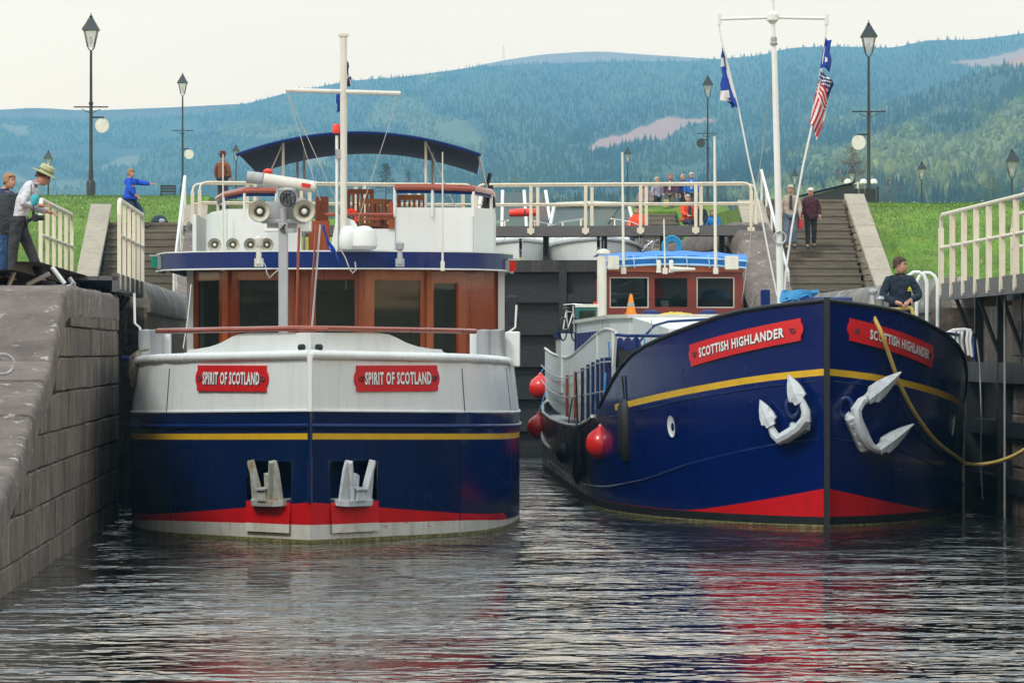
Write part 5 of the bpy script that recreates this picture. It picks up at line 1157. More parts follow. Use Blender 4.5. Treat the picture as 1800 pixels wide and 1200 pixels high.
_f.grid(lambda i, j: W(hoist[int(j)][0]+(sx[int(j)][0]-hoist[int(j)][0])*i/6, hoist[int(j)][1]+(sx[int(j)][1]-hoist[int(j)][1])*i/6, .05*math.sin(i*1.1+j*.4))-o_, list(range(7)), list(range(9)), mi=lambda i, j: sfn(i, j) if not (j in (5,6)) else (1 if (i/6 > .25 if j == 5 else i/6 > .35) else 0))
sal = [o for o in COL.objects if o.get('label', '').startswith('saltire flag, white cross')][0]; obj('flag_fly', _f, [m_flagb, m_flagw], sal, smooth_=2, recalc=False)
cloth_flag('flag', 'plain royal blue flag at the top of the right halyard of the tall mast', 'flag', (W(1451,66), W(1441,120), W(1459,124,.1), W(1461,74,.1)), (10,16), [m_flagb, m_flagw], lambda u, v: 1 if abs(u-.5) < .12 and abs(v-.66) < .1 else 0, amp=.05, folds=1)
def usf(u, v):
    if v < .22: return 3 if (int(u*7)+int(v*40)) % 3 == 0 and 0 < u < .8 else 2
    if v < .46: return int((v-.22)/.24*6) % 2
    return int((u*.9+(v-.46)*.5)*8) % 2
cloth_flag('flag', 'stars and stripes flag hanging from the right halyard of the tall mast', 'flag', (W(1443,121), W(1423,214), W(1436,244,.1), W(1466,150,.1)), (24,64), [m_flagr, m_flagw, m_flagn, m_flagw], usf, amp=.07, folds=1.3)
# long deckhouse
DH = bpy.data.objects.new('deckhouse', None); COL.objects.link(DH); DH.parent = H
zc = 2.98; P = [(-2.0,12.5),(-2.25,13.6),(-2.3,27),(2.3,27),(2.25,13.6),(2.0,12.5)]
obj('deckhouse_walls', MB().prism(P, lambda u, v, d: (u, v, d), 1.0, zc-.06), m_white, DH); obj('deckhouse_roof', MB().prism([(x*1.02, y+(.05 if y > 20 else -.06)) for x, y in P], lambda u, v, d: (u, v, d), zc-.06, zc), m_creamw, DH)
for k in range(9): obj('side_window', MB().box((-2.3,14.6+k*1.4,2.35),(.06,.5,.75)), m_flagn, DH)
for k, (px_, Y) in enumerate(((1090,70.2),(1104,69.4),(1118,68.8))):
    p = HL.at(px_, 618, Y); obj('arched_vent', MB().prism([(-.1,-.3),(.1,-.3),(.1,.12),(.06,.2),(0,.23),(-.06,.2),(-.1,.12)], lambda u, v, d: (p.x+u*.8, p.y+d, p.z+v), 0, .1), m_flagn, H)
for px_, Y, w, h_ in ((1085,69.4,.18,.5), (1106,68.6,.3,.42), (1126,68.0,.2,.4)): obj('black_locker', MB().box(HL.at(px_, 640, Y), (w,.3,h_)), m_black, H)
# front cabin below the roof, white, behind the bulwark
obj('fore_cabin', MB().prism([(-1.62,8.2),(1.5,8.2),(1.9,12.4),(-1.95,12.4)], lambda u, v, d: (u, v, d if d < 2 else 2.93 - (12.4-v)*.05), 1.9, 2.9), m_white, H)
for px_ in (1145,): obj('cabin_seam', MB().box(HL.at(px_,590,68.2),(.012,.02,.5)), m_grey, H)
# wheelhouse: three framed windows under a curved header
Yw = 88.0; WHt = bpy.data.objects.new('wheelhouse', None); COL.objects.link(WHt); WHt.parent = H
w0, w1 = HL.at(1064,500,Yw), HL.at(1303,500,Yw); y0 = w0.y; xL, xR = w0.x, w1.x; wz = lambda py_: HL.at(1180,py_,Yw).z
z0w, z1w = 2.98, wz(478); zs_, zh_ = wz(541), wz(487)
fr = lambda px_: (HL.at(px_,500,Yw).x-xL)/(xR-xL)
for (a_, b_, mf) in ((1064,1148,m_creamw), (1148,1215,m_maroon), (1215,1303,m_creamw)):
    A_ = (lerp(xL,xR,fr(a_)), y0); B_ = (lerp(xL,xR,fr(b_)), y0)
    if mf is m_creamw: window_facet(WHt, A_, B_, z0w, z1w, zs_, zh_, .09 if a_ < 1100 else .11, .91 if a_ < 1100 else .87, m_maroon, m_glass2, inner=mf)
    else: window_facet(WHt, A_, B_, z0w, z1w, zs_, zh_, .02, .93, m_maroon, m_glass2)
for x, s_ in ((xL, -1), (xR, 1)):
    obj('side_wall', MB().box((x+.0*s_, y0+1.4, (z0w+wz(541))/2), (.06, 2.7, wz(541)-z0w)), m_maroon if s_ > 0 else m_orangewood, WHt)
    obj('side_header', MB().box((x, y0+1.4, (zh_+z1w)/2), (.06, 2.7, z1w-zh_)), m_maroon, WHt)
    for yy in (.05, 1.4, 2.75): obj('corner_post', MB().box((x, y0+yy, (zs_+zh_)/2), (.09,.09,zh_-zs_+.02)), m_maroon if s_ > 0 else m_orangewood, WHt)
obj('header_board', MB().prism([(xL-.05,z1w),(xR+.05,z1w),(xR+.05,wz(470)),(lerp(xL,xR,.75),wz(467)),(lerp(xL,xR,.5),wz(466)),(lerp(xL,xR,.25),wz(467)),(xL-.05,wz(471))], lambda u, v, d: (u, d, v), y0-.12, y0+.02), m_orangewood, WHt)
mb = MB(); mb.grid(lambda u, q: (lerp(xL-.12,xR+.12,u), [y0-.15,y0-.2,y0+.5,y0+2.9][q], wz(471)+[0,.17,.28,.28][q] + .07*math.sin(u*math.pi)+.012*math.sin(u*31+q)), np.linspace(0,1,24), [0,1,2,3])
obj('roof_cover', mb, m_tarp, WHt, smooth_=True)
for py_, off in ((457,0),(469,0)): obj('cover_seam', MB().tube([(lerp(xL-.1,xR+.1,u), y0-.2-(.02 if py_ < 460 else -.02), wz(py_+2)+.07*math.sin(u*math.pi)) for u in np.linspace(0,1,13)], .022, 6), m_tarpw, WHt, smooth_=True)
for x in (1112, 1152, 1205, 1244): p = HL.at(x,462,Yw); obj('cover_tie', MB().tube([(p.x,y0-.23,p.z+.15),(p.x+.03,y0-.23,p.z-.1)], .012, 5), m_tarpw, WHt)
for px_, w in ((1078,.22), (1286,.26)): p = HL.at(px_, 462, Yw-.5); bevel(obj('light_box', MB().box((p.x, p.y, p.z), (w,.25,.27)), m_creamw, WHt), .015)
p = HL.at(1058, 520, Yw-1.0); obj('exhaust_pipe', MB().tube([(p.x,p.y,2.4),(p.x,p.y,wz(452))], .095, 12), m_creamw, WHt, smooth_=True); obj('pipe_cap', MB().lathe([(.11,0),(.14,.03),(.12,.09),(.04,.12)], 12, (p.x+.03,p.y,wz(450))), m_creamw, WHt, smooth_=True)
obj('red_pole', MB().tube([HL.at(1047,530,Yw-1), HL.at(1049,585,Yw-1)], .045, 8), m_orange, WHt)
for px_, top, r_ in ((1096,268,.03), (1169,385,.02), (1258,240,.035)): p = HL.at(px_, 476, Yw-.4); q = HL.at(px_-2, top, Yw-.4); obj('whip_aerial', MB().tube([p, q], [r_, r_*.7], 6).box(p,(.1,.08,.12)), m_creamw, WHt)
for px_ in (1158, 1180): obj('roof_lamp', MB().lathe([(.06,-.08),(.045,0),(.05,.14),(.03,.17)], 10, HL.at(px_, 472, Yw-.4)), m_creamw, WHt, smooth_=True)
obj('horn', MB().tube([HL.at(1178,473,Yw-.5), HL.at(1186,473,Yw-.5), HL.at(1222,473,Yw-.5)], [.08,.05,.025], 8), m_creamw, WHt, smooth_=True)
obj('wheelhouse_back', MB().box(((xL+xR)/2, y0+2.8, 3.05), (xR-xL-.1, .05, .14)), m_maroon, WHt); obj('wheelhouse_roof', MB().box(((xL+xR)/2, y0+1.4, z1w+.02), (xR-xL+.1, 2.8, .05)), m_maroon, WHt)
obj('dash', MB().box(((xL+xR)/2+.1, y0+.5, 3.25), (xR-xL-.3, .4, .35)), m_black, WHt); obj('dial_box', MB().box(HL.at(1168,535,Yw+.3), (.15,.1,.15)), m_grey, WHt); obj('green_bottle', MB().lathe([(.05,0),(.05,.16),(.02,.2),(.02,.25)], 8, HL.at(1212,540,Yw+.25)), mat('lime_plastic',(.35,.6,.02),.4,0), WHt)
obj('red_coat', MB().prism([(-.13,-.28),(.16,-.28),(.08,.25),(-.03,.3),(-.1,.2)], lambda u, v, d: (u,d,v), 0, .12, ).mesh('red_coat', m_plate), None, WHt, loc=HL.at(1155,510,Yw+1.2))
obj('blue_coat', MB().lathe([(0,-.12),(.28,-.08),(.3,.04),(.15,.14),(0,.16)], 10), cloth((.02,.12,.3)), WHt, loc=HL.at(1256,522,Yw+1), smooth_=True)
for a_, b_ in (((1075,530),(1130,520)), ((1090,500),(1110,492)), ((1150,545),(1195,518)), ((1075,515),(1125,513))): obj('grab_bar', MB().tube([HL.at(*a_,Yw+.8), HL.at(*b_,Yw+.8)], .03, 6), m_galv, WHt)
# roof clutter before the wheelhouse
cl = HL.at(1108, 578, 72.5); 
T = thing('traffic_cone', 'orange cone standing on the white cabin in front of the left wheelhouse window', 'traffic cone', HL.world((HL.at(1109,570,73).x, HL.at(1109,570,73).y, 2.98)))
obj('cone', MB().lathe([(.085,.02),(.025,.33),(.0,.34)], 12), mat('cone_orange',(.8,.25,.01),.5,.1), T, smooth_=True); obj('cone_base', MB().box((0,0,.01),(.2,.2,.025)), mat('cone_base_orange',(.7,.2,.01),.5,.1), T); obj('cone_band', MB().lathe([(.066,.13),(.05,.2)], 12), m_grey, T, smooth_=True)
T = thing('yellow_cloth', 'crumpled yellow cover lying under the middle wheelhouse window', 'cloth', HL.world((HL.at(1188,550,84).x, HL.at(1188,550,84).y, 2.98)))
mb = MB(); mb.grid(lambda u, v: ((u-.5)*.85, (v-.5)*.5, .14*math.sin(u*math.pi)**.4*math.sin(v*math.pi)**.5 + .03*noise.noise(Vector((u*9,v*6,2)))), np.linspace(0,1,22), np.linspace(0,1,9)); obj('cover', mb, mat('yellow_cover',(.6,.45,.03),.6,.2,8), T, smooth_=True)
for px_, nm in ((1144, 'left'), (1245, 'right')):
    p = HL.at(px_, 550, 82); T = thing('mushroom_vent', 'low round dark blue deck vent below the %s end of the yellow cover' % nm, 'vent', HL.world((p.x, p.y, 2.98)))
    obj('vent_cap', MB().lathe([(.13,.06),(.17,.08),(.16,.13),(.05,.17),(0,.17)], 14), m_flagn, T, smooth_=True); obj('vent_neck', MB().lathe([(.1,-.01),(.1,.07)], 12), m_visor, T)
# side rails of the barge, blue in front, white further aft
def tr(P, r=.022, m=None, nm='side_rail'): return obj(nm, MB().tube([HL.at(*q) for q in P], r, 6), m or m_visor, H, smooth_=True)
tr([(1124,600,69),(1150,572,69),(1175,565,69.4),(1300,558,70)]); tr([(1083,588,66.5),(1100,590,66.3),(1160,590,65.8),(1212,584,64.6)], .026)
tr([(1118,588,66),(1118,660,66)], .03); tr([(1083,585,66.5),(1078,660,67)], .022, m_white, 'rail_post')
tr([(1645,584,64.6),(1680,588,65),(1714,588,66)], .026); tr([(1714,588,66),(1713,632,66)], .026)
T = thing('rope_bundle', 'white ropes hung in loops on the blue rail at the right side of the bow', 'rope', at(1688, 586, 65.2))
for k, x in enumerate((-.14,-.09,-.02,.03,.11,.16)): obj('rope_strand', MB().tube([(x,-.03,.03),(x-.02,-.05,-.1),(x+.01,-.05,-.3-.02*(k%3))], .026, 6), m_flagw, T, smooth_=True)
obj('rope_loop', MB().tube([(-.25,0,-.02),(-.1,0,.05),(.06,0,.06),(.16,0,.04)], .025, 6), m_flagw, T, smooth_=True)
T = thing('hanging_line', 'thin pale line hanging down the right side of the blue bow to the water', 'rope', at(1716, 592, 66.2)); obj('line', MB().tube([(0,0,0),(.05,-.03,-.4),(.07,-.06,-1.2),(.06,-.06,-1.9),(.09,-.06,-2.42)], .011, 5), m_ropew, T, smooth_=True)
# white canvas dodger with scalloped rail along the aft bulwark, wires and posts
mb = MB(); N_ = 26; prof = lambda t: tab([(0,612),(.12,622),(.3,628),(.5,612),(.7,590),(.88,578),(1,582)], t)
def dod(t, q): 
    px_ = lerp(958, 1082, t); Y = lerp(93, 68.5, t**.9); p = HL.at(px_, prof(t), Y); low = ztp(p.y)+.02; return Vector((p.x, p.y, lerp(p.z, low, q)))
mb.grid(dod, np.linspace(0,1,N_), [0,.5,1]); obj('canvas_dodger', mb, m_white, H, smooth_=2); obj('dodger_rail', MB().tube([dod(t,0) for t in np.linspace(0,1,N_)], .025, 6), m_creamw, H, smooth_=True)
for t in (.34,.46,.56,.64,.71,.78,.84,.90,.95): obj('dodger_stripe', MB().tube([dod(t,.3)+Vector((-.04,-.05,0)), dod(t,.98)+Vector((-.04,-.05,0))], .03, 5), m_flagn if t > .5 else m_wood, H)
for q in (.35,.66): obj('guard_wire', MB().tube([dod(t,q)+Vector((-.08,-.06,0)) for t in np.linspace(0,1,N_)], .012, 5), m_galv, H, smooth_=True)
for t in (.75,.97): obj('stanchion', MB().tube([dod(t,0), dod(t,1)], .03, 6), m_white, H)
obj('aft_strake', MB().tube([hH.pt(-1, y, ztp(y), .02) for y in (8,9,10.5,12,16,20,24,28,31,33,34.5)], .03, 6), m_creamw, H, smooth_=True); obj('aft_strake', MB().tube([hH.pt(-1, y, tab([(12,.55),(24,.55),(35,1.0)],y), .03) for y in (24,26,28,31,33,34.5)], .03, 6), m_creamw, H, smooth_=True)
# boat deck left of the wheelhouse: lockers, blue tender, bicycle
Yb = 86
T = thing('deck_locker', 'teal green locker with pale lid standing left of the barge wheelhouse', 'locker', HL.world((HL.at(1030,585,Yb).x, HL.at(1030,585,Yb).y, HL.at(1030,588,Yb).z)))
obj('locker_body', MB().box((0,0,.28),(.42,.4,.5)), mat('teal_plastic',(.01,.12,.12),.4,.15), T); obj('locker_lid', MB().box((.02,0,.56),(.46,.44,.06)), m_creamw, T); obj('locker_window', MB().box((.02,-.21,.36),(.3,.02,.2)), m_glass, T)
obj('tender', MB().prism([(-.42,0),(.5,0),(.5,.12),(-.5,.14)], lambda u, v, d: (HL.at(1022,590,Yb).x+u, HL.at(1022,590,Yb).y+d, HL.at(1022,596,Yb).z+v), 0, 2.4), m_visor, H); obj('aft_cabin', MB().box((HL.at(1022,590,Yb).x+.05, HL.at(1022,590,Yb).y+1.2, 2.15),(.9,2.6,1.15)), m_white, H)
T = thing('bicycle', 'bicycle leaning on the aft deck left of the teal locker', 'bicycle', HL.world((HL.at(1000,590,Yb-.6).x, HL.at(1000,590,Yb-.6).y, HL.at(999,600,Yb).z)), 1.25); T.scale = (.72,)*3
for x in (-.5,.5):
    obj('wheel', MB().tube([(x+.31*math.cos(a),0,.33+.31*math.sin(a)) for a in np.linspace(0,2*math.pi,19)[:-1]], .022, 5, closed=True), m_black, T, smooth_=True)
obj('frame', MB().tube([(-.5,0,.33),(-.12,0,.32),(-.22,0,.85),(-.5,0,.33)], .018, 5).tube([(-.12,0,.32),(.36,0,.78),(-.2,0,.8)], .018, 5).tube([(.5,0,.33),(.36,0,.95)], .018, 5), m_creamw, T); obj('saddle', MB().box((-.24,0,.9),(.24,.12,.05), top=(.8,.6)), m_black, T); obj('handlebar', MB().tube([(.36,-.26,.98),(.34,0,1.0),(.36,.26,.98)], .015, 5), m_galv, T)
# fenders
def ball(label, px_, py_, Y, r_, m, rope_to=None, group=None):
    T = thing('buoy_fender', label, 'fender', at(px_, py_, Y), 0, group or 'round fenders along the blue barge')
    obj('ball', MB().lathe([(0,-r_),(r_*.45,-r_*.9),(r_*.8,-r_*.62),(r_*.98,-r_*.2),(r_*.98,r_*.2),(r_*.8,r_*.62),(r_*.42,r_*.93),(r_*.2,r_*1.08),(r_*.14,r_*1.25),(0,r_*1.3)], 20), m, T, smooth_=True)
    if rope_to: obj('lanyard', MB().tube([(0,0,r_*1.2), at(*rope_to)-at(px_,py_,Y)], .014, 5), m_roper if m is not m_black else m_black, T)
ball('big red ball fender nearest the bow of the blue barge', 1056, 780, HL.world(hullat(1056,780,.26)).y, .235, m_redball, (1065,655,67)); ball('red ball fender lower left, just above the water gap between the boats', 947, 751, 90, .245, m_redball, (958,690,91))
ball('red ball fender half hidden at the stern quarter of the blue barge, uppermost', 950, 681, 95.0, .25, m_redball, (960,640,95.0)); ball('dark ball fender hanging low beside the long black fender', 994, 797, HL.world(hullat(994,797,.22)).y, .17, m_black, (1006,700,78))
def sausage(label, px_, py0, py1, Y, r_, top):
    p = at(px_, py1, Y); L = at(px_, py0, Y).z-p.z; T = thing('long_fender', label, 'fender', p, 0, 'long black fenders along the blue barge')
    obj('body', MB().lathe([(0,0),(r_*.6,.03),(r_,.12),(r_,L-.12),(r_*.6,L-.03),(r_*.3,L)], 14), m_black, T, smooth_=True)
    for dx in (-.06,.05): obj('lanyard', MB().tube([(dx*.5,0,L), (dx, 0, at(px_, top, Y).z-p.z)], .014, 5), m_black, T)
sausage('long black fender hanging by two lines left of the big red ball', 1019, 742, 852, HL.world(hullat(1019,800,.16)).y, .115, 655); sausage('wide black fender on the shoulder of the blue bow right of the big red ball', 1101, 700, 812, HL.world(hullat(1101,740,.17)).y, .13, 660)
for a_, b_, Y in (((1070,600),(1055,748),70), ((1046,690),(1040,745),74), ((1088,680),(1095,735),67), ((1133,595),(1122,690),65.4)): 
    T = thing('hanging_rope', {1070:'thin blue rope hanging to the big red ball',1046:'short blue rope end hanging left of the big red ball',1088:'short blue rope by the wide black fender',1133:'blue rope tied to the front rail post and falling on the blue shoulder'}[a_[0]], 'rope', at(*a_, Y)); obj('strand', MB().tube([(0,0,0),(.02,0,(at(*b_,Y)-at(*a_,Y)).z*.5), at(*b_,Y)-at(*a_,Y)], .014, 5), m_roper, T, smooth_=True)
# yellow mooring rope, held by the crewman
rp = [(1608,572,65.75),(1606,556,65.7),(1600,541,65.70),(1575,544,65.6),(1550,541,64.0),(1533,537,61.7),(1528,541,60.9),(1540,580,61.2),(1556,625,61.1),(1576,680,61.2),(1602,733,61.5),(1632,775,61.8),(1665,802,62),(1700,815,64.0),(1735,815,62.5),(1770,806,61.1),(1800,791,59.8),(1860,752,57.8),(1960,670,55.5)]
Pw = [at(*q) if (i < 7 or i > 12) else HL.world(hullat(q[0], q[1], .07 + .02*max(0, i-9))) for i, q in enumerate(rp)]; P2 = []
for i in range(len(Pw)-1):
    a, b, c, d = Pw[max(i-1,0)], Pw[i], Pw[i+1], Pw[min(i+2,len(Pw)-1)]
    for k in range(5):
        t = k/5; P2.append(.5*((2*b)+(c-a)*t+(2*a-5*b+4*c-d)*t*t+(3*b-a-3*c+d)*t**3))
P2.append(Pw[-1]); T = thing('mooring_rope', 'long yellow mooring rope looping from the bow fairlead past the right name board', 'rope', Pw[0])
obj('rope', MB().tube([p-Pw[0] for p in P2],   .029, 8), m_rope, T, smooth_=True)

# ================================================================== boats in the upper chamber
def cruiser(label, px_, Y, W_, L_, ztop, windows, z0=4.25, heading=0, band=m_grey, tall=False):
    p = at(px_, 400, Y); T = thing('motor_cruiser', label, 'boat', (p.x, Y, z0), heading)
    tb = [(0,.04),(.5,.5),(1.2,.85),(2.2,1.12),(3.5,1.3),(5,1.38),(L_,1.34)]; tb = [(y, b*W_/2.76) for y, b in tb]; h = Hull(tb, lambda y, z: .72+.28*min(1, max(0, z)/1.1)); top = lambda y: tab([(0,1.28),(2,1.16),(5,1.0),(L_,.95)], y)
    ys = [0,.15,.5,.9,1.3,1.8,2.4,3.2,4,5,6,7.5,L_]; shell(T, h, ys, [lambda y: -.3, lambda y: .1, lambda y: top(y)-.2, lambda y: top(y)], (lambda j, y: 1 if j == 0 else 0, [m_white, m_flagn]))
    for s_ in (-1,1): obj('rubbing_band', MB().tube([h.pt(s_, y, top(y)-.08, .015) for y in ys], .045, 6), band, T, smooth_=True)
    obj('deck', MB().add([tuple(h.pt(-1,y,top(y)-.02)) for y in ys] + [tuple(h.pt(1,y,top(y)-.02)) for y in ys], [(i,i+1,len(ys)+i+1,len(ys)+i) for i in range(len(ys)-1)]), m_creamw, T)
    w = W_/2-.25; cz0 = 1.0
    obj('fore_cabin', MB().prism([(-w*.8,1.6),(w*.8,1.6),(w,3.2),(-w,3.2)], lambda u, v, d: (u*(1 if d == 0 else .86), v+(0 if d == 0 else .3), cz0+d*.45), 0, 1), m_white, T)
    # windscreen cabin: sloping frame with panes
    c = MB(); zA, zB = cz0+.42, ztop
    obj('cabin_base', MB().box((0,4.6,(cz0+zA)/2+.05),(2*w,2.6,zA-cz0+.1)), m_white, T)
    n = windows
    for k in range(n):
        x0 = -w+.02+(2*w-.04)*k/n; x1 = -w+.02+(2*w-.04)*(k+1)/n; q = .85
        obj('windscreen_pane', MB().add([(x0+.05,3.35,zA+.08),(x1-.05,3.35,zA+.08),((x1-.05)*q,3.95,zB-.06),((x0+.05)*q,3.95,zB-.06)], [(0,1,2,3)]), m_boatglass, T)
    for k in range(n+1):
        x0 = -w+.02+(2*w-.04)*k/n; obj('screen_pillar', MB().tube([(x0,3.33,zA+.03),(x0*.85,3.95,zB)], .05, 6), m_white, T)
    obj('screen_sill', MB().box((0,3.32,zA+.04),(2*w+.05,.1,.1)), m_white, T)
    for s_ in (-1,1):
        obj('side_pane', MB().add([(s_*w,3.4,zA+.08),(s_*w,5.8,zA+.08),(s_*w*.87,5.7,zB-.05),(s_*w*.87,4.0,zB-.05)], [(0,1,2,3)]), m_boatglass, T)
    if not tall: obj('cabin_roof', MB().prism([(-w*.87,zB-.03),(w*.87,zB-.03),(w*.8,zB+.07),(0,zB+.11),(-w*.8,zB+.07)], lambda u, v, d: (u, d, v), 3.85, 6.1), m_white, T)
    for s_ in (-1,1):
        P = [h.pt(s_, y, top(y)+.5) for y in (.3,1.2,2.4,3.4)]; obj('pulpit_rail', MB().tube([h.pt(s_,3.6,top(3.6))]+P[::-1], .02, 6), m_chrome, T, smooth_=True)
        for y in (.4,1.2,2.4): obj('stanchion', MB().tube([h.pt(s_,y,top(y)), h.pt(s_,y,top(y)+.5)], .015, 5), m_chrome, T)
    obj('wiper', MB().tube([(w*.35,3.5,zA+.3),(w*.6,3.75,zB-.12)], .015, 4), m_black, T); return T
cruiser('white motor cruiser with a tall windscreen and an orange-red cover, upper chamber at left', 915, 122.5, 2.7, 9, 2.72, 3, tall=True, heading=.05)
cruiser('white motor cruiser with a white-roofed cabin and two wide windscreen panes, upper chamber', 1052, 121.0, 3.0, 9, 2.26, 2, heading=.03)
T = thing('roof_cover', 'long orange-red cover rolled across the front of the left cruiser windscreen', 'cover', at(916, 375, 121.5)); obj('roll', MB().tube([(-.33,0,0),(0,0,.02),(.42,0,.03)], [.1,.12,.1], 10), m_orange, T, smooth_=True); obj('tie', MB().tube([(.1,-.1,.1),(.1,-.13,-.08)], .02, 4), m_black, T)
T = thing('life_raft', 'flat bright yellow board lying on the roof of the right cruiser', 'board', at(1028, 363, 126)); bevel(obj('board', MB().box((0,0,0),(.9,1.4,.09)), mat('bright_yellow',(.75,.5,.02),.4,.08), T), .03)
T = thing('hose_reel', 'bright blue coiled hose hanging on the upper gate above the barge wheelhouse', 'hose', at(1181, 434, 110.5))
for r_ in (.15,.19,.24): obj('coil', MB().tube([(r_*math.cos(a),-.05*r_,r_*math.sin(a)*1.1) for a in np.linspace(0,2*math.pi,17)[:-1]], .028, 6, closed=True), mat('hose_blue_%d' % int(r_*100),(.02,.28,.55),.5,.2), T, smooth_=True)
T = thing('deck_machinery', 'grey bundled machinery and bicycles at the stern deck right of the cruisers', 'machinery', at(1142, 440, 118))
for k in range(4): obj('pipework', MB().tube([(random.uniform(-.3,.3),0,random.uniform(-.3,.3)) for _ in range(4)], .03, 5), m_galv, T, smooth_=True)
# ================================================================== people
def skin_mesh(verts, edges, radii, sub=2):
    me = bpy.data.meshes.new('skin'); me.from_pydata([tuple(v) for v in verts], edges, []); o = bpy.data.objects.new('skin', me); COL.objects.link(o)
    o.modifiers.new('s', 'SKIN'); sv = me.skin_vertices[0].data
    for i, r_ in enumerate(radii): sv[i].radius = r_ if isinstance(r_, tuple) else (r_, r_); sv[i].use_root = (i == 0)
    m = o.modifiers.new('u', 'SUBSURF'); m.levels = sub; m.render_levels = sub
    dg = bpy.context.evaluated_depsgraph_get(); dg.update(); r = bpy.data.meshes.new_from_object(o.evaluated_get(dg)); bpy.data.objects.remove(o); bpy.data.meshes.remove(me); return r
def to_mb(me, mb=None, M=None):
    mb = mb or MB(); o = len(mb.v); mb.v += [tuple(M @ v.co) if M else tuple(v.co) for v in me.vertices]; mb.f += [tuple(i+o for i in p.vertices) for p in me.polygons]; mb.m += [0]*len(me.polygons); return mb
BASE = dict(pelvis=(0,0,.93), waist=(0,0,1.08), chest=(0,0,1.30), neck=(0,.0,1.455), head=(0,-.02,1.585), shL=(-.165,0,1.365), shR=(.165,0,1.365), elL=(-.24,.01,1.13), elR=(.24,.01,1.13),
            wrL=(-.25,-.07,.90), wrR=(.25,-.07,.90), hipL=(-.09,0,.90), hipR=(.09,0,.90), knL=(-.10,-.03,.50), knR=(.10,-.03,.50), anL=(-.10,.02,.09), anR=(.10,.02,.09))
def person(label, loc, rz, top, legs, hair, pose=None, scale=1.0, coat=.0, coat_len=0.0, sleeves=True, head_turn=0., head_tilt=0., shoes=m_shoe, inner=None, hat=None, long_hair=False, bald=False, fat=0., details=True, shorts=False, hw=None, seated=False):
    J = {k: Vector(v) for k, v in BASE.items()}
    for k, v in (pose or {}).items(): J[k] = Vector(v)
    T = thing('person', label, 'person', loc, rz); T.scale = (scale,)*3
    names = ['pelvis','waist','chest','neck','head','shL','elL','wrL','shR','elR','wrR','hipL','knL','anL','hipR','knR','anR']; ix = {n: i for i, n in enumerate(names)}
    V = [J[n] for n in names]; V[4] = J['neck'].lerp(J['head'], .45)
    E = [(0,1),(1,2),(2,3),(3,4),(2,5),(5,6),(6,7),(2,8),(8,9),(9,10),(0,11),(11,12),(12,13),(0,14),(14,15),(15,16)]
    f = 1+fat; rad = [(.135*f,.10*f),(.125*f,.095*f),(.125*f,.095*f),.050,.05,.05,.042,.028,.05,.042,.028,.085,.055,.036,.085,.055,.036]
    # feet and hands continue the same surface
    fwd = Vector((0,-1,0))
    for s in 'LR':
        a = J['an'+s]; i0 = ix['an'+s]; V.append(a+Vector((0,-.07,-.03))); E.append((i0, len(V)-1)); rad.append((.03,.024))
        w = J['wr'+s]; e = (w-J['el'+s]).normalized(); i0 = ix['wr'+s]; V.append(w+e*.075); E.append((i0, len(V)-1)); rad.append((.036,.018))
    body = to_mb(skin_mesh(V, E, rad, 1))
    # head: egg shape with brow, nose, chin and ears; turned and tilted
    HR = Matrix.Rotation(head_turn, 3, 'Z') @ Matrix.Rotation(head_tilt, 3, 'X'); hc = J['head']
    hm_ = MB(); prof = [(-.118,.02),(-.112,.036),(-.095,.05),(-.06,.063),(-.02,.073),(.02,.077),(.06,.073),(.09,.058),(.112,.033),(.12,.0)]
    n = 16
    for zz, r_ in prof:
        for j in range(n):
            a = 2*math.pi*j/n; x = r_*math.sin(a); y = -r_*1.22*math.cos(a) + (.012 if zz > 0 else -.012*(-zz/.1))
            if abs(math.sin(a)) < .2 and math.cos(a) > 0: y -= {-.02:.022, -.06:.012, .02:.006, -.095:.01}.get(zz, 0)   # nose, lips, brow, chin
            if zz == .02 and .25 < abs(math.sin(a)) < .75 and math.cos(a) > 0: y += .008                              # eye hollows
            hm_.v.append((x, y, zz))
    for i in range(len(prof)-1): hm_.f += [(i*n+j, i*n+(j+1)%n, (i+1)*n+(j+1)%n, (i+1)*n+j) for j in range(n)]
    hm_.f.append(tuple(range(n))[::-1]); hm_.m = [0]*len(hm_.f)
    hm_.add([(-.012,-.09,.012),(.012,-.09,.012),(.014,-.088,-.03),(-.014,-.088,-.03),(0,-.118,-.028)], [(0,1,4),(1,2,4),(2,3,4),(3,0,4)])
    for s in (-1,1): hm_.lathe([(0,-.008),(.02,-.004),(.022,.006),(0,.01)], 8, (s*.076,.005,-.005), axis='X')
    o = len(body.v); body.v += [tuple(HR @ Vector(v) + hc) for v in hm_.v]; body.f += [tuple(i+o for i in q) for q in hm_.f]; body.m += [0]*len(hm_.f)
    # fingers and thumb, slightly curled
    for s, sg in (('L',-1),('R',1)):
        w = J['wr'+s]; e = (w-J['el'+s]).normalized(); side = Vector((0,-1,0)) if abs(e.y) < .8 else Vector((1,0,0)); side = (side - e*side.dot(e)).normalized(); pn = e.cross(side)*sg
        for k, L_ in enumerate((.062,.072,.068,.05)):
            b = w + e*.085 + side*(.027-.018*k); curl = pn*-.018; body.tube([b-e*.03, b+e*L_*.5+curl*.3, b+e*L_*.85+curl*1.2, b+e*L_*.95+curl*2.2], [.0095,.009,.0085,.007], 6)
        b = w + e*.03 + side*.03; body.tube([b, b+side*.03+e*.025, b+side*.035+e*.055-pn*.01], [.012,.011,.009], 6)
    bo = obj('body', body, m_skin, T, smooth_=2)
    E_ = MB()
    for s in (-1,1): E_.lathe([(0,-.004),(.0095,-.002),(.009,.01)], 8, HR @ Vector((s*.029,-.086,.018)) + hc, axis='Y').box(HR @ Vector((s*.030,-.088,.042)) + hc, (.026,.008,.005), rz=head_turn)
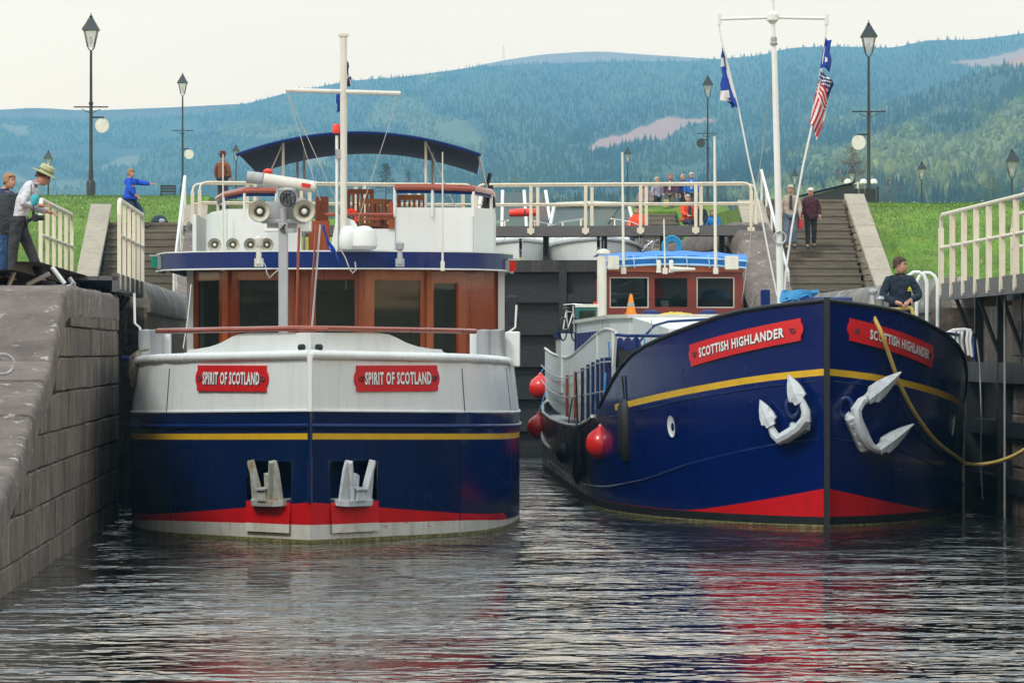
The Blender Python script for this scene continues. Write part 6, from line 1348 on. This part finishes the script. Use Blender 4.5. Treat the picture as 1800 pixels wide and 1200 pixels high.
    obj('eyes', E_, m_eye, T); obj('mouth', MB().box(HR @ Vector((0,-.088,-.058)) + hc, (.04,.012,.008)), mat('lips',(.3,.09,.07),.5,0) if not bpy.data.materials.get('lips') else bpy.data.materials['lips'], T)
    if hair and not (hat and not long_hair and False):
        h = MB(); cut = .0 if not bald else .3; pr = [(.03,.079),(.065,.076),(.097,.058),(.117,.033),(.128,0)]
        for q, (zz, r_) in enumerate(pr):
            for j in range(n):
                a = 2*math.pi*j/n; back = -math.cos(a); low = 0
                if q == 0: low = (-.085*max(0, back)**.5 if back > .35 else -.045 if back > -.45 else 0) - (.14 if long_hair and back > -.2 else 0) + (.05 if back < -.4 else 0)
                x = (r_+(.003 if q == 0 else .012))*math.sin(a); y = -(r_*1.22+(.003 if q == 0 else .011))*math.cos(a)+.014; h.v.append(tuple(HR @ Vector((x*(1+.05*math.sin(j*2.7+q)), y, zz+low+.004*math.sin(j*3.1))) + hc))
        for i in range(len(pr)-1): h.f += [(i*n+j, i*n+(j+1)%n, (i+1)*n+(j+1)%n, (i+1)*n+j) for j in range(n)]
        h.m = [0]*len(h.f); ho = obj('hair', h, hair, T, smooth_=2)
    # clothes: shirt or coat with sleeves, trousers
    nm = ['waist','chest','neckb','shL','elL','cuL','shR','elR','cuR','hem']
    cu = lambda s: J['el'+s].lerp(J['wr'+s], .93); K = 1.12+coat
    hemz = J['pelvis'] - Vector((0,0,.04+coat_len)) if not seated else J['pelvis']+Vector((0,0,.0))
    V = [J['waist'], J['chest'], J['chest'].lerp(J['neck'], .85), J['shL'], J['elL'], cu('L'), J['shR'], J['elR'], cu('R'), hemz]
    E = [(0,1),(1,2),(1,3),(3,4),(4,5),(1,6),(6,7),(7,8),(0,9)]
    rad = [(.148*f*K,.112*f*K),(.150*f*K,.118*f*K),(.115*K,.092*K),.074*K,.056*K,.043*K,.074*K,.056*K,.043*K,(.155*f*K+.12*coat_len,.118*f*K+.08*coat_len)]
    if not sleeves: V = V[:3]+V[3:4]+V[6:7]+V[9:]; E = [(0,1),(1,2),(1,3),(1,4),(0,5)]; rad = rad[:3]+rad[3:4]+rad[6:7]+rad[9:]
    obj('jacket' if coat > .03 else 'shirt', to_mb(skin_mesh(V, E, rad, 2)), cloth(top), T, smooth_=2)
    if inner: c = J['chest']; obj('inner_shirt', MB().box(c+Vector((0,-.122*K-.0,-.06)), (.085,.05,.36), top=(.7,1)), cloth(inner), T)
    obj('collar', MB().tube([J['neck']+Vector((.062*math.cos(a), .056*math.sin(a), -.01)) for a in np.linspace(0,2*math.pi,13)[:-1]], .018, 6, closed=True), cloth(top), T, smooth_=True)
    V = [J['pelvis']+Vector((0,0,.05)), J['hipL'], J['knL'], J['anL']+Vector((0,0,.02)), J['hipR'], J['knR'], J['anR']+Vector((0,0,.02))]; E = [(0,1),(1,2),(2,3),(0,4),(4,5),(5,6)]
    obj('trousers', to_mb(skin_mesh(V, E, [(.14*f,.105*f),.108,.078,.066,.108,.078,.066], 2)), cloth(legs), T, smooth_=2)
    for s in 'LR':
        a = J['an'+s]; obj('shoe', MB().tube([a+Vector((0,.07,-.05)), a+Vector((0,.02,-.045)), a+Vector((0,-.1,-.058)), a+Vector((0,-.2,-.068))], [.036,.052,.05,.03], 8), shoes, T, smooth_=True)
    if hat == 'sun':
        hb = obj('sun_hat', MB().lathe([(.17,.035),(.175,.045),(.10,.06),(.098,.08),(.092,.15),(.07,.17),(0,.175)], 20), mat('khaki_hat_felt',(.42,.44,.25),.85,.12,8), T, smooth_=True, loc=hc+HR @ Vector((0,0,.0))); hb.rotation_euler = HR.to_euler(); hb.scale = (1,1.1,1)
        hd = obj('hat_band', MB().lathe([(.101,.075),(.1,.1)], 20), mat('hat_band_green',(.16,.18,.09),.8,.1), hb, smooth_=True)
    if hat == 'fedora':
        hb = obj('hat', MB().lathe([(.15,.05),(.155,.06),(.095,.07),(.09,.15),(0,.16)], 16), mat('maroon_hat_felt',(.16,.01,.02),.85,.1,8), T, smooth_=True, loc=hc); hb.rotation_euler = HR.to_euler()
    if hat == 'cap':
        hb = obj('hood', MB().lathe([(.09,-.1),(.1,.0),(.095,.07),(.06,.125),(0,.14)], 14), cloth(hw or top), T, smooth_=True, loc=hc+Vector((0,.02,0)))
    return T
facecam = 0.0
def gz(px_, py_, Y): return at(px_, py_, Y)
# the man in the sun hat leaning on the rail (faces right)
pose = dict(pelvis=(0,.06,.90), waist=(0,.04,1.04), chest=(0,-.07,1.25), neck=(0,-.19,1.41), head=(0,-.30,1.50), shL=(-.17,-.13,1.37), shR=(.17,-.13,1.37), elL=(-.23,-.02,1.12), elR=(.23,-.02,1.12), wrL=(-.10,-.26,1.10), wrR=(.08,-.36,1.02),
            hipL=(-.09,.06,.88), hipR=(.09,.06,.88), knL=(-.09,.11,.48), knR=(.1,-.12,.47), anL=(-.09,.12,.09), anR=(.11,-.26,.09))
Tm = person('man in green sun hat and white long-sleeved shirt leaning over the left rail', at(38, 503, 56.5), R(90), (.60,.62,.68), (.035,.038,.045), m_brownhair, pose, .93, head_tilt=.45, hat='sun', coat=.0)
bp = bpy.data.objects.new('backpack', None)
T = thing('backpack', 'dark grey rucksack on the back of the man in the sun hat', 'bag', at(14, 375, 56.5), R(90)); bpy.data.objects.remove(bp)
obj('bag_body', MB().lathe([(0,-.28),(.1,-.26),(.15,-.12),(.145,.1),(.1,.24),(0,.27)], 12), cloth((.03,.035,.04)), T, smooth_=True); obj('bag_pocket', MB().lathe([(0,-.2),(.08,-.18),(.1,-.05),(.07,.05),(0,.07)], 10, (0,.11,-.02)), cloth((.06,.07,.075)), T, smooth_=True)
obj('strap', MB().tube([(.16,-.05,.22),(.17,-.2,.3),(.17,-.32,.15),(.16,-.3,-.05),(.13,-.12,-.2)], .018, 6), cloth((.02,.02,.025)), T, smooth_=True)
T = thing('camera', 'black camera hanging on a neck strap in front of the man in the sun hat', 'camera', at(62, 383, 56.2), R(90)); bevel(obj('camera_body', MB().box((0,0,0),(.13,.07,.09)), m_black, T), .012); obj('lens', MB().lathe([(.035,-.08),(.035,0)], 12, (0,-.03,0), axis='Y'), m_black, T, smooth_=True); obj('strap', MB().tube([(-.06,0,.04),(-.04,.05,.3),(.0,.05,.42)], .008, 4), m_black, T)
T = thing('cloth_bundle', 'turquoise cloth-wrapped bundle held by the man in the sun hat', 'bundle', at(61, 352, 56.0)); obj('bundle', MB().lathe([(0,-.07),(.04,-.06),(.06,0),(.05,.06),(.02,.07)], 10), cloth((.05,.42,.5)), T, smooth_=True)
person('person in blue jeans cut by the left edge behind the sun hat', at(8, 498, 57.6), R(60), (.03,.04,.12), (.03,.08,.2), m_fairhair, dict(head=(.0,-.1,1.58)), .84, coat=.06, fat=.1)
# the crewman with the rope
pose = dict(wrL=(-.07,-.31,1.03), wrR=(.10,-.33,1.06), elL=(-.27,-.08,1.12), elR=(.27,-.08,1.13), knL=(-.11,-.05,.5), knR=(.11,-.05,.5), shL=(-.175,0,1.35), shR=(.175,0,1.36), head=(.0,-.03,1.575))
person('dark-haired crewman in a navy pullover holding the yellow rope on the bow', (at(1583,500,66).x, 66.1, 2.03), R(3), (.008,.018,.035), (.012,.014,.018), m_brownhair, pose, 1.03, coat=.04, head_turn=R(58), fat=.06)
T = thing('badge', 'small yellow emblem stitched on the pullover of the crewman', 'badge', at(1599, 507, 65.93)); obj('badge_mark', MB().prism([(-.03,-.02),(.03,-.02),(.025,.0),(.0,.035),(-.025,.0)], lambda u, v, d: (u, d, v), -.004, .004), mat('badge_yellow',(.5,.5,.03),.7,0), T); obj('badge_bar', MB().box((0,0,-.033),(.07,.008,.012)), bpy.data.materials['badge_yellow'], T)
# the two on the right steps
walk = dict(knL=(-.1,-.1,.5), anL=(-.1,-.12,.09), wrL=(-.24,-.1,.92), wrR=(.24,-.12,.92), knR=(.1,.0,.52), anR=(.1,.06,.13))
person('bald man in a beige jacket and jeans coming down the right steps', at(1390, 441, 119.2)+Vector((0,0,.02)), R(-4), (.38,.32,.25), (.10,.14,.2), m_greyhair, walk, 1.03, coat=.12, bald=True, inner=(.03,.03,.04), head_tilt=.2, fat=.1)
person('white-haired woman in a dark maroon coat and black trousers coming down the right steps', at(1425, 438, 119.6)+Vector((0,0,.0)), R(4), (.055,.010,.02), (.012,.013,.018), m_whitehair, walk, .97, coat=.16, coat_len=.12, head_tilt=.35, fat=.1)
T = thing('hand_bag', 'small red bag carried between the two walkers on the steps', 'bag', at(1406, 392, 119.3)); obj('bag_body', MB().lathe([(0,-.16),(.07,-.14),(.09,0),(.05,.14),(0,.16)], 8), m_plate, T, smooth_=True); obj('bag_strap', MB().tube([(-.04,0,.14),(0,0,.3),(.04,0,.14)], .01, 4), m_black, T)
# seated woman in blue, pointing
sit = dict(pelvis=(0,0,.5), waist=(0,0,.65), chest=(0,-.02,.87), neck=(0,-.03,1.04), head=(0,-.05,1.17), shL=(-.17,-.02,.98), shR=(.17,-.02,.98), elL=(-.22,-.15,.74), wrL=(-.14,-.36,.66), elR=(.2,-.1,.76), wrR=(.1,-.33,.6), hipL=(-.1,-.03,.47), hipR=(.1,-.03,.47), knL=(-.12,-.46,.48), knR=(.12,-.46,.48), anL=(-.12,-.5,.09), anR=(.12,-.5,.09))
pt = dict(walk); pt.update(elR=(.20,-.26,1.33), wrR=(.18,-.52,1.31), shR=(.17,-.03,1.38), knR=(.1,-.26,.62), anR=(.1,-.3,.25), elL=(-.22,-.04,1.12), wrL=(-.18,-.2,1.0))
person('fair-haired woman in a bright blue jacket pointing right at the top of the left steps', (at(229,0,117.6).x, 117.6, at(232,297,117.6).z-1.70), R(78), (.006,.075,.55), (.02,.05,.12), m_fairhair, pt, 1.0, coat=.2, head_turn=-.3, fat=.12)
person('person in a maroon hat and brown jacket behind the left rail of the white boat', (at(391,300,135).x, 135, 7.0-.25), R(150), (.20,.07,.03), (.03,.03,.04), m_brownhair, {}, 1.0, coat=.1, hat='fedora')
# onlookers beyond the upper gate
def on(label, px_, py_, Y, top, legs, hair, **k):
    h = at(px_, py_, Y).z; sc = k.pop('scale', 1.0); return person(label, (at(px_,0,Y).x, Y, h-1.73*sc), k.pop('rz', 0), top, legs, hair, k.pop('pose', None), sc, **k)
on('person in a dark red hood and patterned top, leftmost of the onlookers', 1133, 320, 172.5, (.3,.2,.22), (.1,.1,.12), m_brownhair, hat='cap', hw=(.2,.01,.03), coat=.1, scale=.97)
on('grey-haired person in a pale lilac shirt, second of the onlookers from the left', 1155, 310, 173, (.38,.35,.45), (.04,.04,.06), m_greyhair, rz=.6, coat=.1)
on('onlooker in a purple-maroon jacket with fair hair, third from the left', 1179, 304, 172.5, (.10,.02,.06), (.12,.12,.1), m_fairhair, rz=-.3, coat=.12, inner=(.5,.5,.5))
on('onlooker in dark blue turned sideways, half behind the one in the bright blue jacket', 1200, 305, 173.6, (.02,.03,.12), (.03,.03,.04), m_greyhair, rz=.8, coat=.1)
on('white-haired onlooker in an open bright blue jacket, rightmost of the standing group', 1215, 302, 172.5, (.01,.13,.55), (.05,.06,.1), m_whitehair, coat=.14, inner=(.45,.5,.55), fat=.1)
T = thing('bag', 'yellow straw bag carried by the onlooker in purple', 'bag', at(1171, 355, 172.1)); obj('bag_body', MB().prism([(-.13,-.2),(.13,-.2),(.1,.1),(-.1,.1)], lambda u, v, d: (u,d,v), -.06, .06), mat('straw',(.4,.3,.12),.9,.3,20), T); obj('bag_handle', MB().tube([(-.08,0,.1),(0,0,.3),(.08,0,.1)], .012, 4), m_bark, T)
def sitter(label, px_, py_, Y, top, hair, **k): h = at(px_, py_, Y).z; return person(label, (at(px_,0,Y).x, Y, h-1.29), k.pop('rz', 0), top, (.03,.03,.05), hair, sit, 1.0, seated=True, **k)
sitter('grey-haired person in an orange lifejacket sitting above the upper gate', 1208, 342, 132, (.75,.08,.02), m_greyhair, coat=.2, inner=(.02,.04,.08), rz=.4)
sitter('dark-haired person in a black jacket sitting between the orange lifejacket and the girl in blue', 1229, 354, 133, (.015,.02,.03), m_brownhair, coat=.15)
sitter('fair long-haired girl in a light blue top sitting rightmost on the bank', 1253, 367, 133.6, (.02,.22,.55), m_fairhair, long_hair=True, coat=.1)
sitter('person in an orange lifejacket aboard the left cruiser', 950, 345, 127.5, (.8,.10,.03), m_greyhair, coat=.2)
sitter('crouching person in an orange and red lifejacket at the bow of the right cruiser', 1122, 362, 124, (.8,.07,.02), m_brownhair, coat=.2, rz=-.6)
